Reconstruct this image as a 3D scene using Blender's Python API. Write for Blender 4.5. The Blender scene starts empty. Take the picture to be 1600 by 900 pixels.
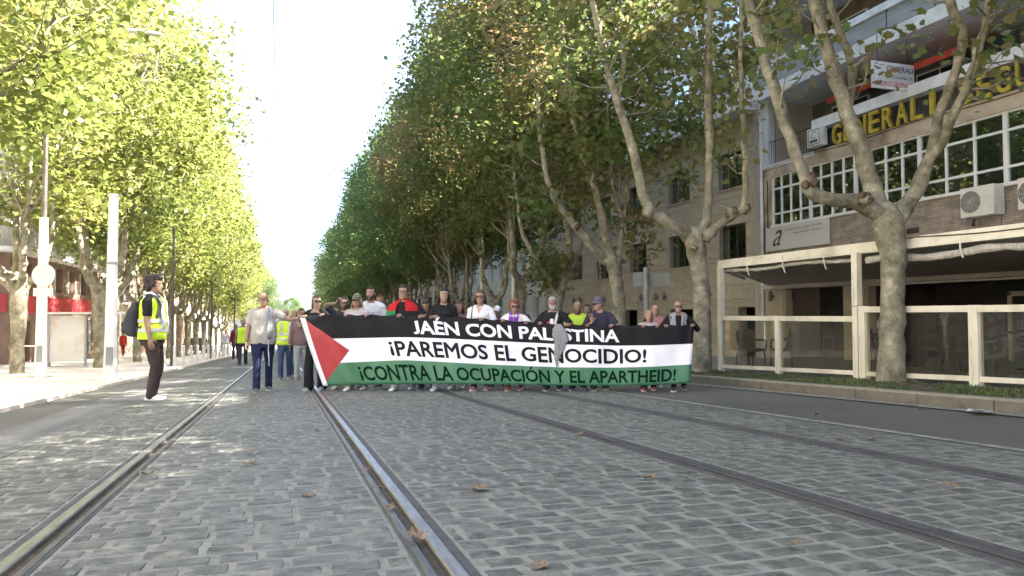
import bpy, bmesh, math, random
import numpy as np
from mathutils import Vector, Matrix, noise
from mathutils.bvhtree import BVHTree
random.seed(7); rng = np.random.default_rng(7)
PI = math.pi
scene = bpy.context.scene
COL = scene.collection

# ------------------------------------------------------------------ camera, sky, sun, exposure
S = 0.038                      # the street falls this much per metre away from the camera
TH = math.atan(S)
EYE = 0.81
YAW, PITCH = math.radians(17.348), math.radians(2.096)
FPX = 1150.0
cam = bpy.data.cameras.new('camera'); cam_o = bpy.data.objects.new('camera', cam); COL.objects.link(cam_o)
cam.sensor_width = 36.0; cam.lens = FPX / 1600 * 36.0
cam.clip_start = 0.05; cam.clip_end = 3000
cam_o.location = (0, 0, EYE)
cam_o.rotation_euler = (PI / 2 + PITCH, 0, -YAW)
scene.camera = cam_o

SUN_AZ, SUN_EL = math.radians(-12), math.radians(42)     # azimuth measured from +X (right) anticlockwise
sd = Vector((math.cos(SUN_AZ) * math.cos(SUN_EL), math.sin(SUN_AZ) * math.cos(SUN_EL), math.sin(SUN_EL)))
sun = bpy.data.lights.new('sun', 'SUN'); sun.energy = 5.0; sun.angle = math.radians(0.53); sun.color = (1, .93, .82)
sun_o = bpy.data.objects.new('sun', sun); COL.objects.link(sun_o)
sun_o.rotation_euler = (-sd).to_track_quat('-Z', 'Y').to_euler(); sun_o.location = sd * 60
world = bpy.data.worlds.new('World'); scene.world = world; world.use_nodes = True
wn = world.node_tree; wn.nodes.clear()
sky = wn.nodes.new('ShaderNodeTexSky'); sky.sky_type = 'NISHITA'; sky.sun_disc = False
sky.sun_elevation = SUN_EL; sky.sun_rotation = PI / 2 - SUN_AZ
sky.air_density = 0.55; sky.dust_density = 4.5; sky.ozone_density = 0.0; sky.altitude = 500
bg = wn.nodes.new('ShaderNodeBackground'); bg.inputs[1].default_value = 0.15
wo = wn.nodes.new('ShaderNodeOutputWorld')
wn.links.new(sky.outputs[0], bg.inputs[0]); wn.links.new(bg.outputs[0], wo.inputs[0])
vs = scene.view_settings; vs.view_transform = 'Standard'; vs.look = 'None'; vs.exposure = 3.15; vs.gamma = 1.0; vs.use_curve_mapping = False
scene.render.engine = 'CYCLES'
scene.cycles.max_bounces = 8; scene.cycles.transparent_max_bounces = 12; scene.cycles.use_denoising = True

# ------------------------------------------------------------------ pixel helpers (a pixel is a direction only)
_fw = np.array([math.sin(YAW) * math.cos(PITCH), math.cos(YAW) * math.cos(PITCH), math.sin(PITCH)])
_r = np.array([math.cos(YAW), -math.sin(YAW), 0.0]); _u = np.cross(_r, _fw)
def ray(x, y): return _fw + (x - 800) / FPX * _r + (450 - y) / FPX * _u
def zg(y): return -S * y
def on_ground(x, y, z=0.0):
    d = ray(x, y); t = (z - EYE) / (d[2] + S * d[1]); return float(d[0] * t), float(d[1] * t)
def on_x(x, y, X):
    d = ray(x, y); t = X / d[0]; return float(d[1] * t), float(d[2] * t + EYE)
def on_plane(x, y, p, n):
    d = ray(x, y); e = np.array([0, 0, EYE]); t = np.dot(np.array(p) - e, n) / np.dot(d, n); return Vector(e + d * t)

# ------------------------------------------------------------------ materials
MATS = {}
def nodes_of(m):
    m.use_nodes = True; nt = m.node_tree; nt.nodes.clear()
    out = nt.nodes.new('ShaderNodeOutputMaterial'); b = nt.nodes.new('ShaderNodeBsdfPrincipled')
    nt.links.new(b.outputs[0], out.inputs[0]); return nt, b, out
def pm(name, c, c2=None, scale=6.0, rough=.7, bump=0.0, bscale=None, metal=0.0, detail=4.0, spec=.5, stretch=None, contrast=(.35, .65), rand=0.0, c3=None, scale3=.6):
    """principled material, two-tone noise, optional bump and per-object variation"""
    if name in MATS: return MATS[name]
    m = bpy.data.materials.new(name); nt, b, out = nodes_of(m); L = nt.links.new
    b.inputs['Roughness'].default_value = rough; b.inputs['Metallic'].default_value = metal
    b.inputs['Specular IOR Level'].default_value = spec
    tc = nt.nodes.new('ShaderNodeTexCoord'); vec = tc.outputs['Object']
    if stretch:
        mp = nt.nodes.new('ShaderNodeMapping'); mp.inputs['Scale'].default_value = stretch; L(vec, mp.inputs[0]); vec = mp.outputs[0]
    col = None
    if c2 is not None:
        n = nt.nodes.new('ShaderNodeTexNoise'); n.inputs['Scale'].default_value = scale; n.inputs['Detail'].default_value = detail; L(vec, n.inputs['Vector'])
        r = nt.nodes.new('ShaderNodeValToRGB'); r.color_ramp.elements[0].position = contrast[0]; r.color_ramp.elements[1].position = contrast[1]
        r.color_ramp.elements[0].color = (*c, 1); r.color_ramp.elements[1].color = (*c2, 1)
        L(n.outputs[0], r.inputs[0]); col = r.outputs[0]
        if c3 is not None:
            n3 = nt.nodes.new('ShaderNodeTexNoise'); n3.inputs['Scale'].default_value = scale3; n3.inputs['Detail'].default_value = 5; L(vec, n3.inputs['Vector'])
            r3 = nt.nodes.new('ShaderNodeValToRGB'); r3.color_ramp.elements[0].position = .5; r3.color_ramp.elements[1].position = .72
            L(n3.outputs[0], r3.inputs[0])
            mx = nt.nodes.new('ShaderNodeMix'); mx.data_type = 'RGBA'; L(r3.outputs[0], mx.inputs[0]); L(col, mx.inputs[6]); mx.inputs[7].default_value = (*c3, 1); col = mx.outputs[2]
    if rand:
        oi = nt.nodes.new('ShaderNodeObjectInfo'); mr = nt.nodes.new('ShaderNodeMapRange'); mr.inputs[3].default_value = 1 - rand; mr.inputs[4].default_value = 1 + rand
        L(oi.outputs['Random'], mr.inputs[0])
        mx = nt.nodes.new('ShaderNodeVectorMath'); mx.operation = 'SCALE'
        if col is not None: L(col, mx.inputs[0])
        else: mx.inputs[0].default_value = c
        L(mr.outputs[0], mx.inputs['Scale']); col = mx.outputs[0]
    if col is not None: L(col, b.inputs['Base Color'])
    else: b.inputs['Base Color'].default_value = (*c, 1)
    if bump:
        n2 = nt.nodes.new('ShaderNodeTexNoise'); n2.inputs['Scale'].default_value = bscale or scale * 3; n2.inputs['Detail'].default_value = 6; L(vec, n2.inputs['Vector'])
        bp = nt.nodes.new('ShaderNodeBump'); bp.inputs['Strength'].default_value = bump; bp.inputs['Distance'].default_value = .02
        L(n2.outputs[0], bp.inputs['Height']); L(bp.outputs[0], b.inputs['Normal'])
    MATS[name] = m; return m
def cloth(name, c, v=.82, scale=5):
    return pm('cloth_' + name, tuple(x * v for x in c), c, scale=scale, rough=.9, bump=.25, bscale=40, spec=.2)
def glass(name, tint=(.8, .85, .83), base=.04, clear=.85, rough=.0, haze=0.0):
    if name in MATS: return MATS[name]
    m = bpy.data.materials.new(name); nt, b, out = nodes_of(m); nt.nodes.remove(b); L = nt.links.new
    t = nt.nodes.new('ShaderNodeBsdfTransparent'); t.inputs[0].default_value = (*[x * clear for x in tint], 1)
    g = nt.nodes.new('ShaderNodeBsdfGlossy'); g.inputs['Roughness'].default_value = rough; g.inputs[0].default_value = (.9, .95, .95, 1)
    lw = nt.nodes.new('ShaderNodeLayerWeight'); lw.inputs[0].default_value = .5
    pw = nt.nodes.new('ShaderNodeMath'); pw.operation = 'POWER'; pw.inputs[1].default_value = 4.0; L(lw.outputs['Facing'], pw.inputs[0])
    mu = nt.nodes.new('ShaderNodeMath'); mu.operation = 'MULTIPLY_ADD'; mu.inputs[1].default_value = .9; mu.inputs[2].default_value = base; mu.use_clamp = True
    L(pw.outputs[0], mu.inputs[0])
    if haze:
        df = nt.nodes.new('ShaderNodeBsdfDiffuse'); df.inputs[0].default_value = (.6, .57, .5, 1); m0 = nt.nodes.new('ShaderNodeMixShader'); m0.inputs[0].default_value = haze; L(t.outputs[0], m0.inputs[1]); L(df.outputs[0], m0.inputs[2]); t = m0
    mx = nt.nodes.new('ShaderNodeMixShader'); L(mu.outputs[0], mx.inputs[0]); L(t.outputs[0], mx.inputs[1]); L(g.outputs[0], mx.inputs[2])
    L(mx.outputs[0], out.inputs[0]); MATS[name] = m; return m
def brickmat(name, c1, c2, mortar, bw, bh, msize=.01, axis='YZ', rough=.85, bump=.4):
    if name in MATS: return MATS[name]
    m = bpy.data.materials.new(name); nt, b, out = nodes_of(m); L = nt.links.new
    b.inputs['Roughness'].default_value = rough
    tc = nt.nodes.new('ShaderNodeTexCoord'); sp = nt.nodes.new('ShaderNodeSeparateXYZ'); cb = nt.nodes.new('ShaderNodeCombineXYZ')
    L(tc.outputs['Object'], sp.inputs[0]); L(sp.outputs[axis[0]], cb.inputs[0]); L(sp.outputs[axis[1]], cb.inputs[1])
    br = nt.nodes.new('ShaderNodeTexBrick'); br.inputs['Scale'].default_value = 1; br.inputs['Brick Width'].default_value = bw; br.inputs['Row Height'].default_value = bh
    br.inputs['Mortar Size'].default_value = msize; br.inputs['Color1'].default_value = (*c1, 1); br.inputs['Color2'].default_value = (*c2, 1); br.inputs['Mortar'].default_value = (*mortar, 1)
    br.inputs['Mortar Smooth'].default_value = .3
    L(cb.outputs[0], br.inputs[0])
    n = nt.nodes.new('ShaderNodeTexNoise'); n.inputs['Scale'].default_value = 3; n.inputs['Detail'].default_value = 6; L(tc.outputs['Object'], n.inputs['Vector'])
    hs = nt.nodes.new('ShaderNodeHueSaturation'); L(br.outputs[0], hs.inputs['Color'])
    mr = nt.nodes.new('ShaderNodeMapRange'); mr.inputs[1].default_value = .3; mr.inputs[2].default_value = .7; mr.inputs[3].default_value = .75; mr.inputs[4].default_value = 1.25; L(n.outputs[0], mr.inputs[0]); L(mr.outputs[0], hs.inputs['Value'])
    L(hs.outputs[0], b.inputs['Base Color'])
    bp = nt.nodes.new('ShaderNodeBump'); bp.invert = True; bp.inputs['Strength'].default_value = bump; bp.inputs['Distance'].default_value = .01
    L(br.outputs['Fac'], bp.inputs['Height']); L(bp.outputs[0], b.inputs['Normal'])
    MATS[name] = m; return m
def leafmat(name, cols, trans=.45, scale=.55, gloss=.35):
    m = bpy.data.materials.new(name); nt, b, out = nodes_of(m); L = nt.links.new
    at = nt.nodes.new('ShaderNodeAttribute'); at.attribute_name = 'tint'
    tc = nt.nodes.new('ShaderNodeTexCoord'); n = nt.nodes.new('ShaderNodeTexNoise'); n.inputs['Scale'].default_value = scale; n.inputs['Detail'].default_value = 3
    oi = nt.nodes.new('ShaderNodeObjectInfo'); ad = nt.nodes.new('ShaderNodeVectorMath'); L(tc.outputs['Object'], ad.inputs[0]); L(oi.outputs['Location'], ad.inputs[1]); L(ad.outputs[0], n.inputs['Vector'])
    mu = nt.nodes.new('ShaderNodeMath'); mu.operation = 'MULTIPLY_ADD'; mu.inputs[1].default_value = .45; L(at.outputs['Fac'], mu.inputs[0])
    m2 = nt.nodes.new('ShaderNodeMath'); m2.operation = 'MULTIPLY_ADD'; m2.inputs[1].default_value = 1.5; m2.inputs[2].default_value = -.45; L(n.outputs[0], m2.inputs[0]); L(m2.outputs[0], mu.inputs[2])
    r = nt.nodes.new('ShaderNodeValToRGB'); L(mu.outputs[0], r.inputs[0])
    el = r.color_ramp.elements
    el[0].position = cols[0][0]; el[0].color = (*cols[0][1], 1); el[1].position = cols[-1][0]; el[1].color = (*cols[-1][1], 1)
    for p, c in cols[1:-1]: e = el.new(p); e.color = (*c, 1)
    L(r.outputs[0], b.inputs['Base Color']); b.inputs['Roughness'].default_value = .45; b.inputs['Specular IOR Level'].default_value = gloss
    tr = nt.nodes.new('ShaderNodeBsdfTranslucent'); hs = nt.nodes.new('ShaderNodeHueSaturation'); hs.inputs['Value'].default_value = 1.7; hs.inputs['Hue'].default_value = .485; hs.inputs['Saturation'].default_value = .92
    L(r.outputs[0], hs.inputs['Color']); L(hs.outputs[0], tr.inputs[0])
    mx = nt.nodes.new('ShaderNodeMixShader'); mx.inputs[0].default_value = trans; L(b.outputs[0], mx.inputs[1]); L(tr.outputs[0], mx.inputs[2]); L(mx.outputs[0], out.inputs[0])
    MATS[name] = m; return m

# ------------------------------------------------------------------ mesh helpers
class MB:
    def __init__(self): self.v = []; self.f = []; self.m = []
    def add(self, vs, fs, m=0):
        o = len(self.v); self.v.extend([tuple(p) for p in vs]); self.f.extend([tuple(i + o for i in f) for f in fs]); self.m.extend([m] * len(fs)); return self
    def box(self, x0, x1, y0, y1, z0, z1, m=0):
        x0, x1 = min(x0, x1), max(x0, x1); y0, y1 = min(y0, y1), max(y0, y1); z0, z1 = min(z0, z1), max(z0, z1)
        return self.add([(x0, y0, z0), (x1, y0, z0), (x1, y1, z0), (x0, y1, z0), (x0, y0, z1), (x1, y0, z1), (x1, y1, z1), (x0, y1, z1)],
                        [(0, 3, 2, 1), (4, 5, 6, 7), (0, 1, 5, 4), (1, 2, 6, 5), (2, 3, 7, 6), (3, 0, 4, 7)], m)
    def rings(self, rs, m=0, cap=True):
        n = len(rs[0]); vs = [p for r in rs for p in r]; fs = []
        for i in range(len(rs) - 1):
            for j in range(n): fs.append((i * n + j, i * n + (j + 1) % n, (i + 1) * n + (j + 1) % n, (i + 1) * n + j))
        if cap: fs.append(tuple(reversed(range(n)))); fs.append(tuple((len(rs) - 1) * n + j for j in range(n)))
        return self.add(vs, fs, m)
    def tube(self, pts, rad, n=8, m=0, cap=True, knob=0.0):
        pts = [Vector(p) for p in pts]
        if not hasattr(rad, '__len__'): rad = [rad] * len(pts)
        rs = []; up = None
        for i, p in enumerate(pts):
            t = (pts[min(i + 1, len(pts) - 1)] - pts[max(i - 1, 0)]).normalized()
            if up is None:
                a = Vector((0, 0, 1)) if abs(t.z) < .9 else Vector((1, 0, 0)); up = (a - t * a.dot(t)).normalized()
            else:
                up = (up - t * up.dot(t)); up = up.normalized() if up.length > 1e-6 else t.orthogonal().normalized()
            s = t.cross(up); ring = []
            for j in range(n):
                a = 2 * PI * j / n; rr = rad[i]
                if knob: rr *= 1 + knob * noise.noise(p * 3.1 + Vector((math.cos(a), math.sin(a), i * .4)) * .9)
                ring.append(p + (up * math.cos(a) + s * math.sin(a)) * rr)
            rs.append(ring)
        return self.rings(rs, m, cap)
    def ell(self, c, r, nu=10, nv=7, m=0, rot=None):
        rs = []
        for i in range(nv):
            ph = -PI / 2 + PI * (i + .5) / nv if nv else 0
            ring = []
            for j in range(nu):
                a = 2 * PI * j / nu
                p = Vector((math.cos(a) * math.cos(ph) * r[0], math.sin(a) * math.cos(ph) * r[1], math.sin(ph) * r[2]))
                if rot: p = rot @ p
                ring.append(Vector(c) + p)
            rs.append(ring)
        return self.rings(rs, m)
    def mesh(self, name):
        me = bpy.data.meshes.new(name); me.from_pydata([tuple(p) for p in self.v], [], self.f); return me
    def build(self, name, mats, parent=None, smooth=False, loc=None, rot=None):
        me = self.mesh(name); o = link(name, me, mats, parent, smooth)
        if any(self.m): me.polygons.foreach_set('material_index', self.m)
        if loc is not None: o.location = loc
        if rot is not None: o.rotation_euler = rot
        return o
def link(name, me, mats, parent=None, smooth=False):
    o = bpy.data.objects.new(name, me); COL.objects.link(o)
    if mats is not None and len(me.materials) == 0:
        for m in (mats if isinstance(mats, (list, tuple)) else [mats]): me.materials.append(m)
    if smooth: me.polygons.foreach_set('use_smooth', [True] * len(me.polygons))
    if parent: o.parent = parent
    return o
def tag(o, label=None, cat=None, group=None, kind=None):
    if label: o['label'] = label
    if cat: o['category'] = cat
    if group: o['group'] = group
    if kind: o['kind'] = kind
    return o
def thing(name, label, cat, loc=(0, 0, 0), rz=0.0, group=None):
    o = bpy.data.objects.new(name, None); COL.objects.link(o); o.empty_display_size = .2
    o.location = loc; o.rotation_euler = (0, 0, rz); return tag(o, label, cat, group)
def copy_tree(o, parent=None):
    c = o.copy(); COL.objects.link(c)
    if parent: c.parent = parent
    for ch in list(o.children): copy_tree(ch, c)
    return c
UNIT = {}
def unit_box(mat):
    """shared unit cube, one mesh per material; scaled per object"""
    if mat.name not in UNIT:
        me = MB().box(-.5, .5, -.5, .5, -.5, .5).mesh('block'); me.materials.append(mat); UNIT[mat.name] = me
    return UNIT[mat.name]
def piece(name, mat, x0, x1, y0, y1, z0, z1, parent=None):
    o = bpy.data.objects.new(name, unit_box(mat)); COL.objects.link(o)
    o.location = ((x0 + x1) / 2, (y0 + y1) / 2, (z0 + z1) / 2); o.scale = (abs(x1 - x0), abs(y1 - y0), abs(z1 - z0))
    if parent: o.parent = parent
    return o
def wall_cells(y0, y1, z0, z1, openings):
    """rectangles of the wall y0..y1 x z0..z1 left around the openings (ya,yb,za,zb)"""
    ys = sorted({y0, y1, *[min(max(v, y0), y1) for o in openings for v in o[:2]]}); zs = sorted({z0, z1, *[min(max(v, z0), z1) for o in openings for v in o[2:]]})
    res = []
    for a, b in zip(zs, zs[1:]):
        run = None
        for c, d in zip(ys, ys[1:]):
            cy, cz = (c + d) / 2, (a + b) / 2
            hole = any(o[0] < cy < o[1] and o[2] < cz < o[3] for o in openings)
            if hole:
                if run: res.append((*run, a, b)); run = None
            else: run = (run[0], d) if run else (c, d)
        if run: res.append((*run, a, b))
    return res
def text_polys(body, bold=0.0, shear=0.0, space=1.0):
    cu = bpy.data.curves.new('txt', 'FONT'); cu.body = body; cu.size = 1; cu.offset = bold; cu.shear = shear; cu.space_character = space; cu.resolution_u = 4
    ob = bpy.data.objects.new('txt', cu); COL.objects.link(ob)
    dg = bpy.context.evaluated_depsgraph_get(); me = bpy.data.meshes.new_from_object(ob.evaluated_get(dg))
    bpy.data.objects.remove(ob); bpy.data.curves.remove(cu)
    return me
def text_obj(name, body, mat, fn, parent, bold=.0, depth=0.0, shear=0.0, space=1.0, fit=None, cuts=None, label=None, level=False):
    """text mesh, fitted to the box fit=(x0,x1,y0,y1) (cap height), mapped through fn(x,y,d)->point; depth>0 makes a solid"""
    me = text_polys(body, 0.0, shear, space); bm = bmesh.new(); bm.from_mesh(me); bpy.data.meshes.remove(me)
    bmesh.ops.remove_doubles(bm, verts=bm.verts[:], dist=1e-5)
    if bold:                                            # thicken the strokes: push every outline vertex outwards
        acc = {}
        for e in bm.edges:
            if len(e.link_faces) != 1: continue
            a_, b_ = e.verts; mid = (a_.co + b_.co) / 2; n_ = Vector((b_.co.y - a_.co.y, a_.co.x - b_.co.x, 0))
            if n_.length < 1e-9: continue
            n_.normalize()
            lp = [l for l in e.link_faces[0].loops if l.edge == e][0]; d_ = lp.link_loop_next.vert.co - lp.vert.co; fn_ = e.link_faces[0].normal.z or 1
            out_ = Vector((d_.y, -d_.x, 0)).normalized() * (1 if fn_ > 0 else -1)
            for v in (a_, b_): acc.setdefault(v, []).append(out_)
        for v, ns in acc.items():
            s_ = sum(ns, Vector((0, 0, 0)))
            if s_.length > 1e-6: s_.normalize(); v.co += s_ * bold / max(.55, s_.dot(ns[0]))
    xs = [v.co.x for v in bm.verts]; ys = [v.co.y for v in bm.verts]
    a, b = min(xs), max(xs); c, d = 0.0, .682
    if fit:
        for v in bm.verts: v.co.x = fit[0] + (v.co.x - a) / (b - a) * (fit[1] - fit[0]); v.co.y = fit[2] + (v.co.y - c) / (d - c) * (fit[3] - fit[2])
    if level:                                           # capitals all stand on the base line (J and the inverted mark too)
        todo = set(bm.verts); groups = []
        while todo:
            st = [todo.pop()]; isl = []
            while st:
                v = st.pop(); isl.append(v)
                for e in v.link_edges:
                    o_ = e.other_vert(v)
                    if o_ in todo: todo.discard(o_); st.append(o_)
            groups.append(isl)
        rg = [(min(v.co.x for v in g_), max(v.co.x for v in g_), g_) for g_ in groups]; f0, f1 = fit[2], fit[3]; tol = .04 * (f1 - f0)
        for (xa, xb, g_) in rg:
            if min(v.co.y for v in g_) < f0 - tol:
                grp = [v for (p, q, h_) in rg if p < xb and q > xa and (h_ is g_ or (min(w.co.y for w in h_) < f1)) for v in h_]
                lo, hi = min(v.co.y for v in grp), max(v.co.y for v in grp)
                for v in grp: v.co.y = f0 + (v.co.y - lo) / (hi - lo) * (f1 - f0)
    if cuts:
        bmesh.ops.triangulate(bm, faces=bm.faces[:])
        for (px, py) in cuts: bmesh.ops.bisect_plane(bm, geom=bm.verts[:] + bm.edges[:] + bm.faces[:], plane_co=(px or 0, py or 0, 0), plane_no=(1, 0, 0) if px is not None else (0, 1, 0))
    if depth:
        r = bmesh.ops.extrude_face_region(bm, geom=bm.faces[:])
        for e in r['geom']:
            if isinstance(e, bmesh.types.BMVert): e.co.z = 1
    bm.normal_update()
    for v in bm.verts: v.co = fn(v.co.x, v.co.y, v.co.z * depth)
    out = bpy.data.meshes.new(name); bm.to_mesh(out); bm.free()
    o = link(name, out, mat, parent)
    if label: o['label'] = label
    return o

# ------------------------------------------------------------------ the street surface (flat coordinates, tilted by the fall of the street)
SLOPE = (-TH, 0, 0)
def wpos_mat(name, build):
    m = bpy.data.materials.new(name); nt, b, out = nodes_of(m); g = nt.nodes.new('ShaderNodeNewGeometry'); build(nt, b, g.outputs['Position']); MATS[name] = m; return m
def nz(nt, vec, scale, detail=5, rough=.55):
    n = nt.nodes.new('ShaderNodeTexNoise'); n.inputs['Scale'].default_value = scale; n.inputs['Detail'].default_value = detail; n.inputs['Roughness'].default_value = rough; nt.links.new(vec, n.inputs['Vector']); return n.outputs[0]
def ramp(nt, fac, stops):
    r = nt.nodes.new('ShaderNodeValToRGB'); nt.links.new(fac, r.inputs[0]); e = r.color_ramp.elements
    e[0].position, e[0].color = stops[0][0], (*stops[0][1], 1); e[1].position, e[1].color = stops[-1][0], (*stops[-1][1], 1)
    for p, c in stops[1:-1]: x = e.new(p); x.color = (*c, 1)
    return r.outputs[0]
def mixc(nt, fac, a, b, mode='MIX'):
    m = nt.nodes.new('ShaderNodeMix'); m.data_type = 'RGBA'; m.blend_type = mode
    for s, v in ((0, fac), (6, a), (7, b)):
        if isinstance(v, (int, float)): m.inputs[s].default_value = v
        elif isinstance(v, tuple): m.inputs[s].default_value = (*v, 1)
        else: nt.links.new(v, m.inputs[s])
    return m.outputs[2]
def bumpn(nt, b, h, st=.5, dist=.01):
    bp = nt.nodes.new('ShaderNodeBump'); bp.inputs['Strength'].default_value = st; bp.inputs['Distance'].default_value = dist
    nt.links.new(h, bp.inputs['Height']); nt.links.new(bp.outputs[0], b.inputs['Normal'])
def _sett(nt, b, P):
    tone = ramp(nt, nz(nt, P, 6.5, 3, .6), [(.32, (.06, .062, .052)), (.48, (.088, .09, .076)), (.68, (.128, .128, .107))])
    dust = ramp(nt, nz(nt, P, 11, 8, .72), [(.46, (0, 0, 0)), (.66, (1, 1, 1))])
    c = mixc(nt, dust, tone, (.195, .197, .168))
    big = ramp(nt, nz(nt, P, .45, 3), [(.3, (.8, .8, .8)), (.7, (1.15, 1.15, 1.15))])
    nt.links.new(mixc(nt, 1.0, c, big, 'MULTIPLY'), b.inputs['Base Color']); b.inputs['Roughness'].default_value = .62; b.inputs['Specular IOR Level'].default_value = .4
    bumpn(nt, b, nz(nt, P, 60, 6), .35, .006)
M_sett = wpos_mat('stone_sett', _sett)
def _mortar(nt, b, P):
    c = ramp(nt, nz(nt, P, 9, 6, .65), [(.3, (.135, .136, .113)), (.52, (.205, .206, .174)), (.75, (.265, .264, .225))])
    nt.links.new(c, b.inputs['Base Color']); b.inputs['Roughness'].default_value = .9; bumpn(nt, b, nz(nt, P, 45, 6), .5, .01)
M_mortar = wpos_mat('mortar_joint', _mortar)
def _asph(nt, b, P):
    c = ramp(nt, nz(nt, P, 120, 3), [(.35, (.066, .064, .053)), (.65, (.118, .115, .096))])
    big = ramp(nt, nz(nt, P, .5, 5), [(.3, (.8, .8, .8)), (.7, (1.25, 1.25, 1.22))])
    nt.links.new(mixc(nt, 1.0, c, big, 'MULTIPLY'), b.inputs['Base Color']); b.inputs['Roughness'].default_value = .8; bumpn(nt, b, nz(nt, P, 140, 3), .5, .004)
M_asph = wpos_mat('asphalt', _asph)
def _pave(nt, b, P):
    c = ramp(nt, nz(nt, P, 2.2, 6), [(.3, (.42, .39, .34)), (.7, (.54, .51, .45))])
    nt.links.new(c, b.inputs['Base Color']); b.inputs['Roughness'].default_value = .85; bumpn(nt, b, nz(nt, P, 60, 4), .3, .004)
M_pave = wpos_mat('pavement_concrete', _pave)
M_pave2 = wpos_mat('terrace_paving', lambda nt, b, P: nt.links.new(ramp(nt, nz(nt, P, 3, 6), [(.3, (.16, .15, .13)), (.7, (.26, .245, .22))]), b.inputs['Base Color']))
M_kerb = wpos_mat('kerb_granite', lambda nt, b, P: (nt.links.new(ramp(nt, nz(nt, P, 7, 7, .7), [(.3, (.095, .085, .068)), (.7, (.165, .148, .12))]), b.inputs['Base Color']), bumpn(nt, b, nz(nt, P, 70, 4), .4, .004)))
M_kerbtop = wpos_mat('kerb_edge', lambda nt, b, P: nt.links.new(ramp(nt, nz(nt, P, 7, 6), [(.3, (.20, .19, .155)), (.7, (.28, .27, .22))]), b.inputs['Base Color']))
M_paint = wpos_mat('worn_white_paint', lambda nt, b, P: nt.links.new(ramp(nt, nz(nt, P, 14, 7, .7), [(.38, (.10, .10, .09)), (.55, (.34, .34, .30))]), b.inputs['Base Color']))
M_steel = pm('polished_rail_steel', (.50, .49, .47), (.36, .345, .32), scale=9, rough=.42, metal=1.0, stretch=(6, .6, 1))
M_steel2 = pm('dull_rail_steel', (.24, .23, .22), (.16, .15, .145), scale=9, rough=.5, metal=1.0, stretch=(6, .6, 1))
M_groove = pm('groove_dirt', (.05, .04, .03), (.10, .075, .05), scale=14, rough=.95)
M_rubber = pm('rail_rubber', (.045, .045, .044), (.075, .074, .07), scale=14, rough=.7, bump=.3)

def sheet(name, x0, x1, y0, y1, z, mat, kind='structure', ny=1, parent=None):
    mb = MB(); ys = np.linspace(y0, y1, ny + 1)
    mb.add([(x, y, z) for y in ys for x in (x0, x1)], [(2 * i, 2 * i + 1, 2 * i + 3, 2 * i + 2) for i in range(ny)])
    o = mb.build(name, mat, parent)
    if not parent: o.rotation_euler = SLOPE; tag(o, kind=kind)
    return o
sheet('ground', -300, 300, -80, 800, -.04, M_asph)
sheet('road', -3.3, -2.64, -40, 400, 0, M_asph)
sheet('road', 4.88, 7.0, -40, 400, 0, M_asph)
BED_END = 34.0
RAILS = [-.93, .56, 2.53, 3.93]
SPANS = [(-1.92, -1.04), (-.835, .465), (.67, 2.42), (2.65, 3.81), (4.04, 4.86)]
mb = MB()
for (a, b_) in SPANS: mb.add([(a - .004, -2, .0078), (b_ + .004, -2, .0078), (b_ + .004, BED_END, .0078), (a - .004, BED_END, .0078)], [(0, 1, 2, 3)])
bed = mb.build('cobbled_track_bed', M_mortar); bed.rotation_euler = SLOPE; tag(bed, kind='structure')
far_bed_mat = brickmat('distant_setts', (.095, .096, .081), (.125, .126, .106), (.18, .18, .152), .21, .155, .022, 'XY', bump=.6)
sheet('track_bed_beyond', -1.92, 4.86, BED_END, 400, .004, far_bed_mat)
sheet('track_bed_behind', -1.92, 4.86, -40, -2, .004, far_bed_mat)
sheet('drain_strip', -2.62, -1.94, -40, 400, .006, pm('drain_concrete', (.10, .10, .095), (.17, .168, .155), scale=1.2, rough=.85, bump=.3, bscale=60, stretch=(3, .5, 1)))
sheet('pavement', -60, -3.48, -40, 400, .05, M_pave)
mb = MB().box(-3.48, -3.3, -40, 400, -.02, .054); o = mb.build('kerb', M_pave); o.rotation_euler = SLOPE; tag(o, kind='structure')
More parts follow.
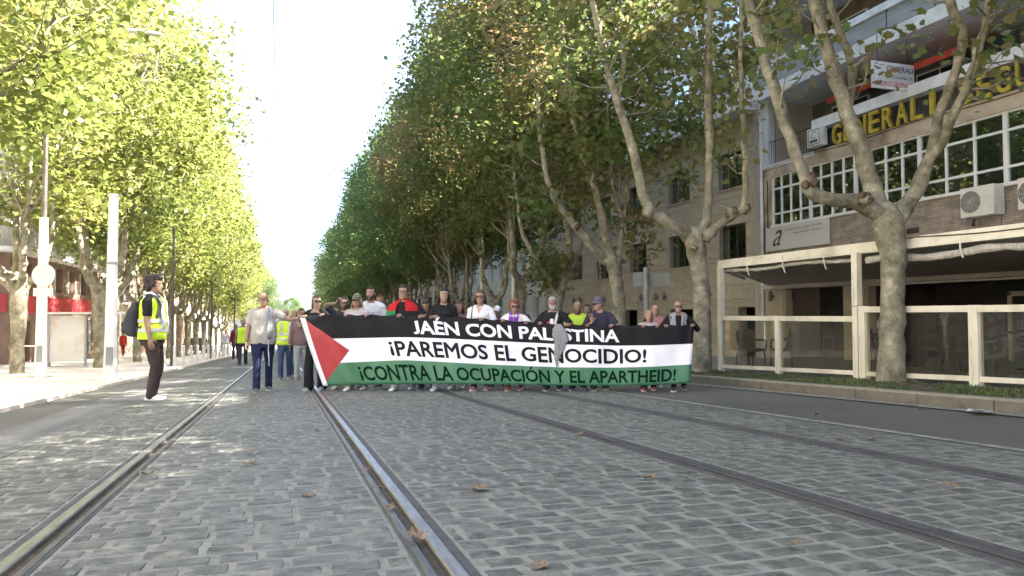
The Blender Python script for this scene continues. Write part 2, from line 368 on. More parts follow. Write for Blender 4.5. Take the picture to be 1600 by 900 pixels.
# painted line and the gutter on the right
sheet('lane_line', 4.95, 5.05, -10, 120, .005, M_paint)
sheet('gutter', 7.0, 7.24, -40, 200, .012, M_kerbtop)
kb = MB().box(7.26, 7.43, 40, 200, -.02, .15).build('kerb', M_kerb); kb.rotation_euler = SLOPE; tag(kb, kind='structure')
y = -4.0; k = 0
while y < 40:
    st = MB(); L_ = 1.0
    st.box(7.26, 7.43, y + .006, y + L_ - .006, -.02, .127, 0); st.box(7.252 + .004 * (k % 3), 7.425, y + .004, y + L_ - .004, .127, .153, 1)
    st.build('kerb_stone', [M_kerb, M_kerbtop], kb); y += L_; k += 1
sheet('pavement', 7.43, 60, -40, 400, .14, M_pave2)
soil = sheet('verge', 7.44, 8.74, -20, 80, .146, pm('verge_soil', (.05, .042, .026), (.10, .09, .05), scale=6, rough=.95, bump=.5))
def grass_blades():
    n = 52000
    x = 7.45 + 1.27 * rng.random(n); yy = 3 + 42 * rng.random(n) ** 1.6
    ht = .015 + .04 * rng.random(n); a = rng.random(n) * 2 * PI; w = .006 + .006 * rng.random(n)
    lx, ly = (rng.random(n) - .5) * .06, (rng.random(n) - .5) * .06
    V = np.zeros((n, 3, 3)); V[:, 0] = np.stack([x + np.cos(a) * w, yy + np.sin(a) * w, np.full(n, .147)], 1); V[:, 1] = np.stack([x - np.cos(a) * w, yy - np.sin(a) * w, np.full(n, .147)], 1)
    V[:, 2] = np.stack([x + lx, yy + ly, .147 + ht], 1)
    keep = np.array([noise.noise(Vector((p, q, 0)) * 1.3) > -.12 for p, q in zip(x, yy)])
    V = V[keep]; n = len(V)
    me = bpy.data.meshes.new('grass'); me.from_pydata(V.reshape(-1, 3).tolist(), [], np.arange(3 * n).reshape(-1, 3).tolist())
    g = pm('grass_blades', (.045, .075, .018), (.10, .115, .035), scale=2.5, rough=.6)
    o = link('grass', me, g); o.rotation_euler = SLOPE; tag(o, 'short green grass along the kerb under the plane trees', 'grass', kind='stuff')
grass_blades()

# setts: rows across the street, cut out at the rails
def sett_variant():
    n = 8; base = []
    pts = [(-.5, -.5), (0, -.5), (.5, -.5), (.5, 0), (.5, .5), (0, .5), (-.5, .5), (-.5, 0)]
    for (px, py) in pts:
        c = .965 if abs(px) == abs(py) else 1.0
        base.append((px * c * random.uniform(.95, 1.0), py * c * random.uniform(.92, 1.0)))
    rs = [[(a, b, -.01) for a, b in base], [(a, b, .005) for a, b in base], [(a * .955, b * .935, .0095 + random.uniform(-.001, .001)) for a, b in base], [(a * .5, b * .45, .0105 + random.uniform(-.0015, .0015)) for a, b in base]]
    mb = MB().rings(rs); return mb
VARS = [sett_variant() for _ in range(14)]
VMESH = []
for v in VARS:
    me = v.mesh('sett'); me.materials.append(M_sett); VMESH.append(me)
setts = []
y = .6; row = 0
while y < BED_END - .1:
    d = random.uniform(.105, .135)
    for (a, b) in SPANS:
        x = a - random.uniform(0, .12)
        while x < b - .03:
            w = random.uniform(.15, .24); x0, x1 = max(x, a), min(x + w, b)
            if b - x1 < .06: x1 = b; w = x1 - x
            if x1 - x0 > .05: setts.append(((x0 + x1) / 2, y + d / 2 + random.uniform(-.006, .006), x1 - x0 - random.uniform(.012, .03), d - random.uniform(.010, .022)))
            x += w
    y += d; row += 1
def vis(x, y):
    v = np.array([x, y, zg(y) - EYE]); dd = v @ _fw
    if dd < .3: return False
    px, py = 800 + FPX * (v @ _r) / dd, 450 - FPX * (v @ _u) / dd
    return -20 < px < 1620 and py < 930
order = sorted([i for i, s in enumerate(setts) if vis(s[0], s[1])], key=lambda i: setts[i][0] ** 2 + setts[i][1] ** 2)
near = set(order[:300])
V_all, F_all = [], []; off = 0
VA = [np.array([tuple(p) for p in v.v]) for v in VARS]
BX = np.array([(-.5, -.5, -.01), (.5, -.5, -.01), (.5, .5, -.01), (-.5, .5, -.01), (-.46, -.44, .010), (.46, -.44, .010), (.46, .44, .010), (-.46, .44, .010)])
BF = [(4, 5, 6, 7), (0, 1, 5, 4), (1, 2, 6, 5), (2, 3, 7, 6), (3, 0, 4, 7)]
for i, (x, y, w, d) in enumerate(setts):
    k = random.randrange(14); rz = random.uniform(-.05, .05); dz = random.uniform(-.0012, .0025); fl = random.random() < .5
    if i in near:
        o = bpy.data.objects.new('sett', VMESH[k]); COL.objects.link(o); o.parent = bed; o.location = (x, y, dz); o.scale = (w, d, 1)
        o.rotation_euler = (random.uniform(-.02, .02), random.uniform(-.02, .02), rz + (PI if fl else 0))
    else:
        A = (VA[k] if y < 14 else BX) * np.array([w, d, 1.0])
        if fl: A = A * np.array([-1, -1, 1])
        V_all.append(np.stack([A[:, 0] - rz * A[:, 1] + x, A[:, 1] + rz * A[:, 0] + y, A[:, 2] + dz], 1))
        F_all += [tuple(q + off for q in f) for f in (VARS[k].f if y < 14 else BF)]; off += len(A)
me = bpy.data.meshes.new('setts'); me.from_pydata(np.concatenate(V_all).tolist(), [], F_all)
o = link('setts', me, M_sett, bed, smooth=False); tag(o, kind='stuff')

# rails
def rail(x, shiny, mirror, label):
    t = thing('tram_rail', label, 'rail'); t.rotation_euler = SLOPE
    s = -1 if mirror else 1
    def strip(name, a, b, za, zb, mat, bev=.006):
        y0, y1 = -20, 160
        a_, b_ = sorted((x + s * a, x + s * b)); mb = MB()
        prof = [(a_, za), (b_, za), (b_, zb - bev), (b_ - bev, zb), (a_ + bev, zb), (a_, zb - bev)]
        ys = [y0, 0, 3, 8, 20, 60, y1]
        mb.rings([[(p, yy, q) for p, q in prof] for yy in ys]); mb.build(name, mat, t)
    if shiny:
        strip('guard_lip', -.075, -.037, -.02, .014, M_steel2)
        strip('groove', -.037, .006, -.03, -.010, M_groove, .002)
        strip('rail_head', .006, .064, -.02, .017, M_steel)
        strip('side_seal', -.09, -.075, -.02, .010, M_rubber, .002); strip('side_seal', .064, .105, -.02, .011, M_rubber, .003)
    else:
        strip('side_seal', -.10, -.045, -.02, .012, M_rubber, .003); strip('groove', -.045, -.012, -.02, -.002, M_groove, .002)
        strip('rail_head', -.012, .05, -.02, .013, pm('tarnished_rail', (.085, .08, .075), (.05, .05, .05), scale=6, rough=.6, metal=.3, stretch=(4, .5, 1)), .004); strip('side_seal', .05, .11, -.02, .010, M_rubber, .003)
rail(RAILS[0], True, True, 'polished grooved tram rail beside the marshal in the yellow vest')
rail(RAILS[1], True, False, 'shiny grooved tram rail with dry leaves in it, under the banner end')
rail(RAILS[2], False, False, 'dark tarnished tram rail running under the middle of the banner')
rail(RAILS[3], False, True, 'dark tarnished tram rail nearest the white lane line')

# fallen leaves, paper
def leaf_outline(n_lobe=5):
    pts = [(0, -.5), (.14, -.34), (.38, -.30), (.36, -.04), (.5, .16), (.29, .22), (.18, .36), (0, .55), (-.18, .36), (-.29, .22), (-.5, .16), (-.36, -.04), (-.38, -.30), (-.14, -.34)]
    return pts
def leaf_mesh(cur):
    P = leaf_outline(); mb = MB(); vs = [(x, y, cur * (x * x + .6 * y * y) + .1 * cur * math.sin(9 * x + 5 * y)) for x, y in P] + [(0, 0, .0)]
    n = len(P); mb.add(vs, [(i, (i + 1) % n, n) for i in range(n)]); return mb.mesh('fallen_leaf')
M_dry = pm('dry_leaf', (.12, .08, .045), (.24, .175, .11), scale=9, rough=.75, bump=.3)
LM = []
for c in (.5, .9, -.35):
    me = leaf_mesh(c); me.materials.append(M_dry); LM.append(me)
spots = [(750, 770, .13), (652, 850, .12), (395, 712, .12), (480, 780, .09), (388, 730, .1), (950, 692, .1), (905, 682, .1), (1015, 752, .1), (570, 745, .07), (610, 802, .07), (595, 772, .06),
         (1245, 862, .08), (845, 893, .09), (1275, 648, .1), (1190, 642, .08), (1360, 690, .1), (1312, 690, .08), (1485, 770, .1), (548, 690, .07), (495, 676, .08), (530, 700, .06), (1440, 640, .12), (1480, 636, .1), (1500, 640, .12), (1395, 631, .1), (1410, 603, .12), (1430, 600, .11), (1450, 608, .12), (1375, 604, .12), (1475, 606, .11), (1345, 602, .1), (1500, 610, .12), (1300, 598, .1), (1530, 612, .1), (1560, 632, .12), (1420, 634, .1), (265, 702, .08), (225, 745, .09)]
for i, (px, py, s) in enumerate(spots):
    X, Y = on_ground(px, py)
    o = bpy.data.objects.new('fallen_leaf', LM[i % 3]); COL.objects.link(o); s *= .85; o.scale = (s, s, s)
    zz = .02 if -1.9 < X < 5.2 else .006
    if abs(X - .56) < .12: zz = .03
    if X > 6.95: zz = .03
    if py < 615 and px > 1200: X, Y = on_ground(px, py, .16); zz = .175
    o.location = (X, Y, zg(Y) + zz + (.035 * s / .1 if i % 3 == 2 else 0)); o.rotation_euler = (random.uniform(-.15, .15), random.uniform(-.15, .15), random.uniform(0, 6))
    tag(o, 'dry brown plane leaf lying on the street surface', 'leaf', 'dry leaves fallen on the street')
X, Y = on_ground(1530, 648)
mb = MB(); n = 6
vs = [(-.15 + .3 * i / n, -.105 + .21 * j / n, .01 + .018 * math.sin(5 * i / n + 1) * math.sin(4 * j / n)) for j in range(n + 1) for i in range(n + 1)]
mb.add(vs, [(j * (n + 1) + i, j * (n + 1) + i + 1, (j + 1) * (n + 1) + i + 1, (j + 1) * (n + 1) + i) for j in range(n) for i in range(n)])
o = mb.build('paper_sheet', pm('white_paper', (.78, .78, .82), rough=.8), loc=(X, Y, zg(Y) + .032), rot=(-.02, .06, .5), smooth=True); tag(o, 'crumpled white sheet of paper lying in the gutter', 'paper')

# ------------------------------------------------------------------ trees
def _bark(nt, b, P):
    big = ramp(nt, nz(nt, P, 4.2, 6, .68), [(.40, (.12, .11, .07)), (.425, (.18, .165, .112)), (.52, (.22, .20, .14)), (.54, (.27, .245, .175)), (.62, (.30, .275, .20)), (.64, (.40, .37, .285))])
    fine = ramp(nt, nz(nt, P, 45, 5), [(.3, (.8, .8, .8)), (.7, (1.12, 1.12, 1.12))])
    nt.links.new(mixc(nt, 1.0, big, fine, 'MULTIPLY'), b.inputs['Base Color']); b.inputs['Roughness'].default_value = .85; bumpn(nt, b, nz(nt, P, 18, 7), .8, .03)
M_bark = wpos_mat('plane_bark', _bark)
M_knot = pm('cut_knot', (.05, .03, .018), (.14, .09, .05), scale=14, rough=.9, bump=.6)
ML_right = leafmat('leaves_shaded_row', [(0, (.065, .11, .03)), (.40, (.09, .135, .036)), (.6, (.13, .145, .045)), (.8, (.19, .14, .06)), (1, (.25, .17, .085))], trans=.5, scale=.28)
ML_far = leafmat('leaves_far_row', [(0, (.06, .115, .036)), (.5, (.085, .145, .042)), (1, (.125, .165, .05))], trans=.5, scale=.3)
ML_left = leafmat('leaves_sunlit_row', [(0, (.085, .125, .026)), (.4, (.13, .17, .036)), (.7, (.18, .205, .05)), (1, (.27, .235, .08))], trans=.45, scale=.4)  # brighter, yellower tones put sunlight into this row's leaf colour

KITE = np.array([(0, -.5, 0), (.42, .02, .10), (0, .55, -.06), (-.42, .02, .10)])
MAPLE = np.array([(x, y, .16 * abs(x) - .12 * y * y) for x, y in leaf_outline()])
def leaves_mesh(name, cen, per, crad, size, shape, droop=.75):
    n = len(cen) * per
    C = np.repeat(cen, per, 0) + rng.normal(0, 1, (n, 3)) * crad * np.array([.6, .6, .5])
    nrm = rng.normal(0, 1, (n, 3)) * droop; nrm[:, 2] += 1.0; nrm /= np.linalg.norm(nrm, axis=1)[:, None]
    t = rng.normal(0, 1, (n, 3)); t[:, 2] -= .5; t -= nrm * (t * nrm).sum(1)[:, None]; t /= np.linalg.norm(t, axis=1)[:, None]
    b = np.cross(t, nrm); s = size * rng.uniform(.5, 1.35, n)
    k = len(shape)
    V = C[:, None, :] + s[:, None, None] * (shape[None, :, 0, None] * b[:, None, :] + shape[None, :, 1, None] * t[:, None, :] + shape[None, :, 2, None] * nrm[:, None, :])
    V = V.reshape(-1, 3)
    me = bpy.data.meshes.new(name); me.vertices.add(n * k); me.vertices.foreach_set('co', V.ravel())
    me.loops.add(n * k); me.loops.foreach_set('vertex_index', np.arange(n * k)); me.polygons.add(n)
    me.polygons.foreach_set('loop_start', np.arange(0, n * k, k)); me.polygons.foreach_set('loop_total', np.full(n, k))
    me.update(calc_edges=True)
    at = me.attributes.new('tint', 'FLOAT', 'POINT'); tint = np.clip(rng.normal(.5, .24, n), 0, 1); at.data.foreach_set('value', np.repeat(tint, k).astype(np.float32))
    return me
def wiggle(pts, seg=4, amp=.05):
    out = []
    pts = [Vector(p) for p in pts]
    for i in range(len(pts) - 1):
        p0 = pts[max(i - 1, 0)]; p1 = pts[i]; p2 = pts[i + 1]; p3 = pts[min(i + 2, len(pts) - 1)]
        for j in range(seg):
            t = j / seg
            q = .5 * ((2 * p1) + (p2 - p0) * t + (2 * p0 - 5 * p1 + 4 * p2 - p3) * t * t + (3 * p1 - p0 - 3 * p2 + p3) * t ** 3)
            out.append(q + Vector((random.uniform(-amp, amp), random.uniform(-amp, amp), 0)) * (0 if i == 0 and j == 0 else 1))
    out.append(pts[-1]); return out
def lerp_r(r, n): return list(np.interp(np.linspace(0, 1, n), np.linspace(0, 1, len(r)), r))
def crown_centres(n, zb, zt, R, cx=0, cy=0, shell=.3, lean=0.0, thin=-.3, seed=0, squash=1.0, low=.55):
    out = []
    while len(out) < n:
        z = random.uniform(zb, zt); t = (z - zb) / (zt - zb)
        prof = (low + (1 - low) * min(1, t / .3)) * math.sqrt(max(0.02, 1 - max(0, (t - .45) / .55) ** 2))
        r = R * prof * math.sqrt(random.uniform(shell, 1)); a = random.uniform(0, 2 * PI)
        r *= 1 + .3 * noise.noise(Vector((math.cos(a) * 1.3, math.sin(a) * 1.3, z * .35 + seed * 7)))
        p = Vector((cx + r * math.cos(a), cy + squash * r * math.sin(a), z))
        if noise.noise(p * .55 + Vector((seed * 3.3, 0, 0))) < thin: continue
        out.append(tuple(p))
    return np.array(out)
def twigs(mb, cen, limbs, frac, r=.016):
    lp = [q for l in limbs for q in l[len(l) // 3:]]
    if not lp: return
    arr = np.array([tuple(q) for q in lp])
    for c in cen:
        if random.random() > frac: continue
        d = np.linalg.norm((arr - c) * np.array([1, 1, 1.4]) + np.array([0, 0, .6]), axis=1); q = Vector(arr[int(d.argmin())]); c_ = Vector(c)
        m = q.lerp(c_, .5) + Vector((random.uniform(-.15, .15), random.uniform(-.15, .15), -.12))
        mb.tube([q, m, c_], [r * 1.6, r, r * .5], n=4, cap=False)
def generic_wood(seed, H=13.0, th=2.5, limbs_n=4, r0=.165):
    random.seed(seed * 13 + 5)
    mb = MB(); lean = random.uniform(-.12, .12)
    tr = wiggle([(0, 0, -.3), (lean * .3, 0, .1), (lean * .5, lean * .2, th * .5), (lean, lean * .4, th)], 3, .015)
    mb.tube(tr, lerp_r([r0 * 1.35, r0 * 1.12, r0, r0 * .98, r0 * 1.25, r0 * 1.3], len(tr)), n=12, knob=.16)
    top = tr[-1]; mb.ell(top + Vector((0, 0, .02)), (r0 * 1.45, r0 * 1.45, r0 * 1.2), 10, 6)
    limbs = []
    a0 = random.uniform(0, 6)
    for i in range(limbs_n):
        a = a0 + 2 * PI * i / limbs_n + random.uniform(-.4, .4); o1 = random.uniform(.5, .95); o2 = o1 + random.uniform(.15, .7)
        d = Vector((math.cos(a), math.sin(a), 0)); h1 = th + random.uniform(.5, .9)
        hz = H * random.uniform(.62, .85)
        pts = [top - Vector((0, 0, .15)), top + d * o1 * .6 + Vector((0, 0, .3)), Vector((d.x * o1, d.y * o1, h1)), Vector((d.x * (o1 + .2), d.y * (o1 + .2), h1 + 1.1)), Vector((d.x * o2, d.y * o2, h1 + 2.8)), Vector((d.x * (o2 + random.uniform(-.2, .9)), d.y * (o2 + random.uniform(-.2, .9)), hz))]
        w = wiggle(pts, 3, .05); limbs.append(w); rr = random.uniform(.068, .10)
        mb.tube(w, lerp_r([rr * 1.5, rr * 1.3, rr * 1.15, rr, rr * .8, .025], len(w)), n=8, knob=.2)
        mb.ell(Vector((d.x * o1, d.y * o1, h1 - .05)), (rr * 1.5, rr * 1.5, rr * 1.4), 8, 5)
        for j in range(3):
            k = random.randrange(len(w) // 2, len(w) - 2); a2 = a + random.uniform(-1.2, 1.2); q = w[k]; ln = random.uniform(1.2, 2.6)
            e = q + Vector((math.cos(a2) * ln * .6, math.sin(a2) * ln * .6, ln * .9)); m = q.lerp(e, .5) + Vector((math.cos(a2) * .2, math.sin(a2) * .2, -.05))
            s2 = wiggle([q, m, e], 3, .03); limbs.append(s2); mb.tube(s2, lerp_r([.05, .035, .015], len(s2)), n=6)
    return mb, limbs
PROTO = []
for k in range(4):
    mb, limbs = generic_wood(k, H=13.5 + k * .4, th=[2.4, 2.7, 2.5, 2.3][k], limbs_n=[4, 3, 4, 5][k])
    cen = crown_centres(340, 4.9, 14.6 + .3 * k, 3.95, seed=k, low=.45, thin=-.2)
    twigs(mb, cen, limbs, .5)
    wood = mb.mesh('trunk'); wood.materials.append(M_bark); wood.polygons.foreach_set('use_smooth', [True] * len(wood.polygons))
    PROTO.append((wood, leaves_mesh('crown', cen, 80, .62, .165, KITE), leaves_mesh('crown', crown_centres(270, 4.4, 14.4, 3.9, seed=k + 20, low=.45, thin=-.08), 66, .62, .165, KITE)))
def place_tree(k, X, Y, label, group, leafm, rz=None, sc=1.0, sz=1.0, curb=.14):
    random.seed(int(X * 31 + Y * 17) & 0xffff)
    t = thing('plane_tree', label, 'tree', (X, Y, zg(Y) + curb), rz if rz is not None else random.uniform(0, 6.28), group); t.scale = (sc, sc, sc * sz)
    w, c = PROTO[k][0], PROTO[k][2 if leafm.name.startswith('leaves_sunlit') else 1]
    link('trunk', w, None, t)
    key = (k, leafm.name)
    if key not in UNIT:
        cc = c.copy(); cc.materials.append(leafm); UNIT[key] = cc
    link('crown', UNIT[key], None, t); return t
ROW_R = [21.6, 25.9, 30.0, 34.2, 38.4, 42.7, 47.2, 52, 57, 62, 67, 73, 79, 85, 92, 100, 109, 119, 131]
for i, Y in enumerate(ROW_R):
    if i == 0: continue
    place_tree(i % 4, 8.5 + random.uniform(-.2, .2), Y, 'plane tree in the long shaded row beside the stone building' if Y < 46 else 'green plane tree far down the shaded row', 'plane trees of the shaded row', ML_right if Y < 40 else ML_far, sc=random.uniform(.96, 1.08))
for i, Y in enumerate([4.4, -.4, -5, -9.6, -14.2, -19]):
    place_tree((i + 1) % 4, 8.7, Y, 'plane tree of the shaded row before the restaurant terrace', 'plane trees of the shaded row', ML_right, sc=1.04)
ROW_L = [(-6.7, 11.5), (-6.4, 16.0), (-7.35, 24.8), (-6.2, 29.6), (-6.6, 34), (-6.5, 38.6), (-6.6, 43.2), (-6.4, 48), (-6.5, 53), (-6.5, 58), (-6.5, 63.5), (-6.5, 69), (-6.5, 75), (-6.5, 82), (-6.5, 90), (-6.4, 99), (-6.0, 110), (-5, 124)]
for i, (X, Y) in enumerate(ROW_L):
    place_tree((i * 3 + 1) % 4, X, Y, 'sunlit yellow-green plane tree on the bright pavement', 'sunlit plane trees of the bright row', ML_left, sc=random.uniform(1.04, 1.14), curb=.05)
place_tree(2, -3.4, 118, 'dark green tree closing the end of the street', None, ML_far, sc=.8, curb=.05)
place_tree(0, 2.5, 210, 'hazy green tree beyond the end of the street', None, ML_far, sc=.9, curb=.05)

def special_tree(base_px, label, trunk, limbs, leafm, cen_fn, per=40, size=.19, knots=(), crown_shape=MAPLE, seed=1, crad=.45, twig=.6):
    """a near tree whose limbs follow the photograph; limb = list of (px, py, depth offset), radii"""
    random.seed(seed)
    X, Y = on_ground(*base_px, .15); base = Vector((X, Y, zg(Y) + .14)); n = np.array([math.sin(YAW), math.cos(YAW), 0])
    def P(px, py, dd=0): return on_plane(px, py, np.array(base) + n * dd, n) - base
    t = thing('plane_tree', label, 'tree', base, 0)
    mb = MB(); tp = [P(*q) for q in trunk[0]]; tp[0].z -= .3
    w = wiggle(tp, 4, .012); mb.tube(w, [r_ * .82 for r_ in lerp_r(trunk[1], len(w))], n=14, knob=.2)
    paths = []
    for pts, rad in limbs:
        w = wiggle([P(*q) for q in pts], 4, .02); paths.append(w); mb.tube(w, [r_ * .74 for r_ in lerp_r(rad, len(w))], n=10, knob=.34)
    for (px, py, dd, r) in knots: mb.ell(P(px, py, dd), (r * .78, r * .78, r * .7), 9, 6, rot=Matrix.Rotation(random.uniform(0, 3), 3, 'X')); 
    for (px, py, dd, r) in knots:
        if r < .17:
            for _ in range(5):
                d = Vector((random.gauss(0, 1), random.gauss(0, 1), random.gauss(0, 1))).normalized() * r * .75; mb.ell(P(px, py, dd) + d, (r * .5, r * .45, r * .5), 7, 5, m=1)
    cen = cen_fn(P, paths)
    twigs(mb, cen, paths, twig, .014)
    mb.build('trunk', [M_bark, M_knot], t, smooth=True)
    link('crown', leaves_mesh('crown', cen, per, crad, size, crown_shape), leafm, t)
    return t
def clusters(P, paths, lst, R, zb, zt, n, seed, rnd=.28, cx=0, cy=0, thin=-.2):
    a = [tuple(P(px, py, dd) + Vector((random.uniform(-.2, .2), random.uniform(-.2, .2), random.uniform(-.15, .15)))) for (px, py, dd) in lst]
    b = crown_centres(n, zb, zt, R, cx, cy, seed=seed, thin=thin, low=.4)
    return np.concatenate([np.array(a).reshape(-1, 3), b]) if a else b
random.seed(3)
def rpx(n, x0, x1, y0, y1, d0=-1.2, d1=1.2): return [(random.uniform(x0, x1), random.uniform(y0, y1), random.uniform(d0, d1)) for _ in range(n)]
special_tree((1393, 597), 'thick plane tree with three bare forking limbs before the restaurant terrace',
    ([(1393, 600), (1393, 540), (1394, 470), (1396, 410), (1392, 370), (1384, 335)], [.29, .235, .205, .20, .22, .27, .25]),
    [([(1385, 345, 0), (1345, 318, -.1), (1300, 312, -.25), (1268, 300, -.3), (1255, 268, -.3), (1228, 195, -.35), (1198, 100, -.4), (1168, 0, -.5), (1140, -110, -.6), (1120, -220, -.7)], [.2, .16, .135, .13, .115, .11, .10, .09, .06]),
     ([(1384, 340, 0), (1362, 290, .1), (1340, 225, .1), (1318, 160, .15), (1296, 90, .2), (1275, 10, .2), (1255, -90, .3), (1240, -230, .4)], [.22, .18, .165, .15, .14, .13, .10, .06]),
     ([(1325, 180, .2), (1332, 120, .35), (1320, 70, .4), (1300, 10, .5), (1290, -100, .6)], [.09, .085, .08, .075, .05]),
     ([(1396, 345, 0), (1430, 300, .1), (1455, 240, .15), (1468, 180, .2), (1490, 120, .2), (1505, 60, .2), (1484, 5, .2), (1475, -90, .3)], [.2, .155, .12, .105, .095, .09, .085, .05]),
     ([(1452, 252, .15), (1480, 205, -.05), (1508, 140, -.2), (1530, 80, -.3), (1548, 5, -.4), (1570, -120, -.5)], [.10, .095, .09, .085, .075, .05])],
    ML_right, lambda P, paths: clusters(P, paths, rpx(5, 1180, 1290, 60, 130) + rpx(9, 1290, 1600, 10, 110) + rpx(2, 1320, 1360, 80, 120, -.5, .2) + rpx(3, 1490, 1600, 70, 140, 0, 1) + rpx(9, 1180, 1600, -60, 10), 3.3, 7.0, 14, 230, 11),
    per=16, size=.145, knots=[(1383, 335, 0, .27), (1352, 312, -.28, .11), (1262, 285, -.3, .14), (1388, 372, 0, .23)], seed=21, crad=.42, twig=.9)
special_tree((1095, 581), 'plane tree with knobbly cut limbs between the banner and the terrace canopy',
    ([(1096, 584), (1096, 520), (1095, 450), (1090, 405), (1084, 370)], [.28, .23, .21, .20, .25, .24]),
    [([(1086, 375, 0), (1058, 355, -.1), (1028, 338, -.2), (1010, 318, -.25), (990, 240, -.3), (965, 160, -.3), (940, 70, -.3), (925, 0, -.3), (910, -90, -.3)], [.22, .17, .15, .14, .12, .11, .10, .09, .05]),
     ([(1094, 375, 0), (1106, 330, .1), (1108, 250, .2), (1107, 150, .2), (1108, 60, .2), (1112, -40, .2), (1115, -160, .2)], [.17, .13, .12, .11, .10, .09, .05]),
     ([(1100, 372, 0), (1122, 352, -.1), (1148, 335, -.2), (1162, 318, -.2), (1163, 250, -.25), (1159, 150, -.25), (1158, 40, -.3), (1160, -120, -.3)], [.17, .12, .10, .085, .07, .07, .065, .04]),
     ([(965, 160, -.3), (975, 90, 0), (970, 10, .2), (965, -80, .3)], [.08, .07, .06, .03])],
    ML_right, lambda P, paths: clusters(P, paths, rpx(14, 1110, 1180, 20, 250) + rpx(24, 850, 1110, -20, 150) + rpx(4, 1000, 1100, 150, 330, -.3, .8), 3.5, 6.6, 14, 230, 12),
    per=28, size=.15, knots=[(1084, 368, 0, .26), (1014, 330, -.25, .18), (1142, 332, -.2, .13), (1163, 325, -.2, .12), (1085, 388, -.2, .07)], seed=22, crad=.45)
special_tree((967, 572), 'plane tree with a broad low fork in front of the stone building',
    ([(967, 574), (967, 520), (966, 465), (960, 425), (953, 405)], [.27, .22, .20, .20, .24]),
    [([(955, 412, 0), (947, 375, -.1), (938, 330, -.1), (922, 270, -.1), (905, 220, 0), (890, 150, 0), (880, 60, 0), (870, -30, 0)], [.22, .16, .14, .12, .11, .09, .07, .04]),
     ([(950, 410, 0), (925, 385, -.2), (898, 352, -.3), (872, 318, -.4), (858, 290, -.5), (845, 220, -.5), (840, 120, -.5)], [.19, .15, .13, .12, .10, .08, .04]),
     ([(962, 412, 0), (972, 370, .3), (968, 330, .4), (958, 290, .5), (950, 200, .5), (948, 80, .5)], [.14, .09, .075, .07, .06, .03]),
     ([(968, 390, .3), (976, 340, .5), (980, 270, .6), (985, 180, .6)], [.07, .06, .05, .03])],
    ML_right, lambda P, paths: clusters(P, paths, rpx(30, 800, 960, 60, 330) + rpx(6, 960, 1000, 340, 390), 3.8, 5.2, 14.5, 270, 13),
    per=48, size=.165, knots=[(954, 405, 0, .25), (898, 352, -.3, .15)], seed=23, crad=.55)
special_tree((868, 567), 'plane tree bent over towards the grey-haired man at the banner',
    ([(866, 570), (867, 520), (870, 475), (880, 445)], [.26, .22, .2, .19]),
    [([(878, 450, 0), (888, 415, 0), (888, 370, 0), (882, 320, 0), (872, 260, 0), (868, 180, 0), (862, 80, 0)], [.18, .15, .14, .125, .10, .08, .04]),
     ([(872, 470, 0), (855, 430, -.2), (832, 395, -.3), (815, 360, -.4), (808, 310, -.4), (800, 220, -.4)], [.16, .12, .10, .09, .07, .04]),
     ([(880, 440, 0), (900, 410, .4), (912, 350, .5), (915, 260, .5)], [.12, .09, .07, .04])],
    ML_right, lambda P, paths: clusters(P, paths, rpx(12, 840, 880, 400, 440, -.6, .4) + rpx(26, 780, 900, 100, 340), 3.8, 5.2, 14.8, 300, 14),
    per=56, size=.165, knots=[(879, 447, 0, .2)], seed=24, crad=.55, crown_shape=KITE)

# ------------------------------------------------------------------ buildings on the shaded side
def par(o, t):
    o.parent = t; o.matrix_parent_inverse = Matrix.Translation(-Vector(t.location)); return o
def wpiece(name, mat, x0, x1, y0, y1, z0, z1, t): return par(piece(name, mat, x0, x1, y0, y1, z0, z1), t)
def wbuild(mb, name, mats, t, smooth=False): return par(mb.build(name, mats, None, smooth), t)
FX = 16.5
M_cream = pm('cream_render', (.40, .36, .29), (.50, .46, .385), scale=1.2, rough=.85, bump=.15, bscale=30)
M_beige = pm('pink_beige_fascia', (.40, .32, .235), (.52, .43, .33), scale=1.5, rough=.8, c3=(.22, .16, .11), scale3=1.1)
M_white = pm('white_paint_trim', (.60, .60, .58), (.72, .72, .70), scale=3, rough=.6, c3=(.42, .42, .40), scale3=1.3)
M_frame = pm('white_window_frame', (.66, .66, .64), (.74, .74, .72), scale=5, rough=.45)
M_dark = pm('dark_interior', (.018, .016, .014), (.04, .034, .028), scale=2, rough=.9)  # near-black stands in for the shade of unlit rooms; also colours dark fittings
M_brown = pm('brown_wall', (.13, .095, .07), (.19, .14, .105), scale=2, rough=.85)
M_stone = pm('ashlar_stone', (.40, .345, .25), (.50, .435, .325), scale=2.4, rough=.85, bump=.25, bscale=40, rand=.07)
M_stone_j = pm('ashlar_joint', (.20, .175, .135), (.25, .22, .17), scale=3, rough=.95)
M_brick = brickmat('roman_brick', (.25, .205, .165), (.34, .285, .235), (.16, .14, .12), .42, .062, .007, 'YZ', bump=.6)
M_gpane = glass('window_glass', base=.42, clear=.85)
M_gbar = glass('barrier_glass', tint=(.92, .9, .84), base=.025, clear=.95, haze=.03)
M_grey = pm('grey_panel', (.22, .23, .22), (.30, .31, .30), scale=2, rough=.6)
M_alu = pm('cream_metal', (.62, .58, .47), (.72, .68, .57), scale=3, rough=.45, c3=(.45, .41, .32), scale3=2.0)
M_red = pm('red_awning', (.30, .03, .02), (.42, .05, .03), scale=3, rough=.85)
M_yel = pm('yellow_letter', (.36, .27, .025), (.46, .36, .04), scale=4, rough=.5)

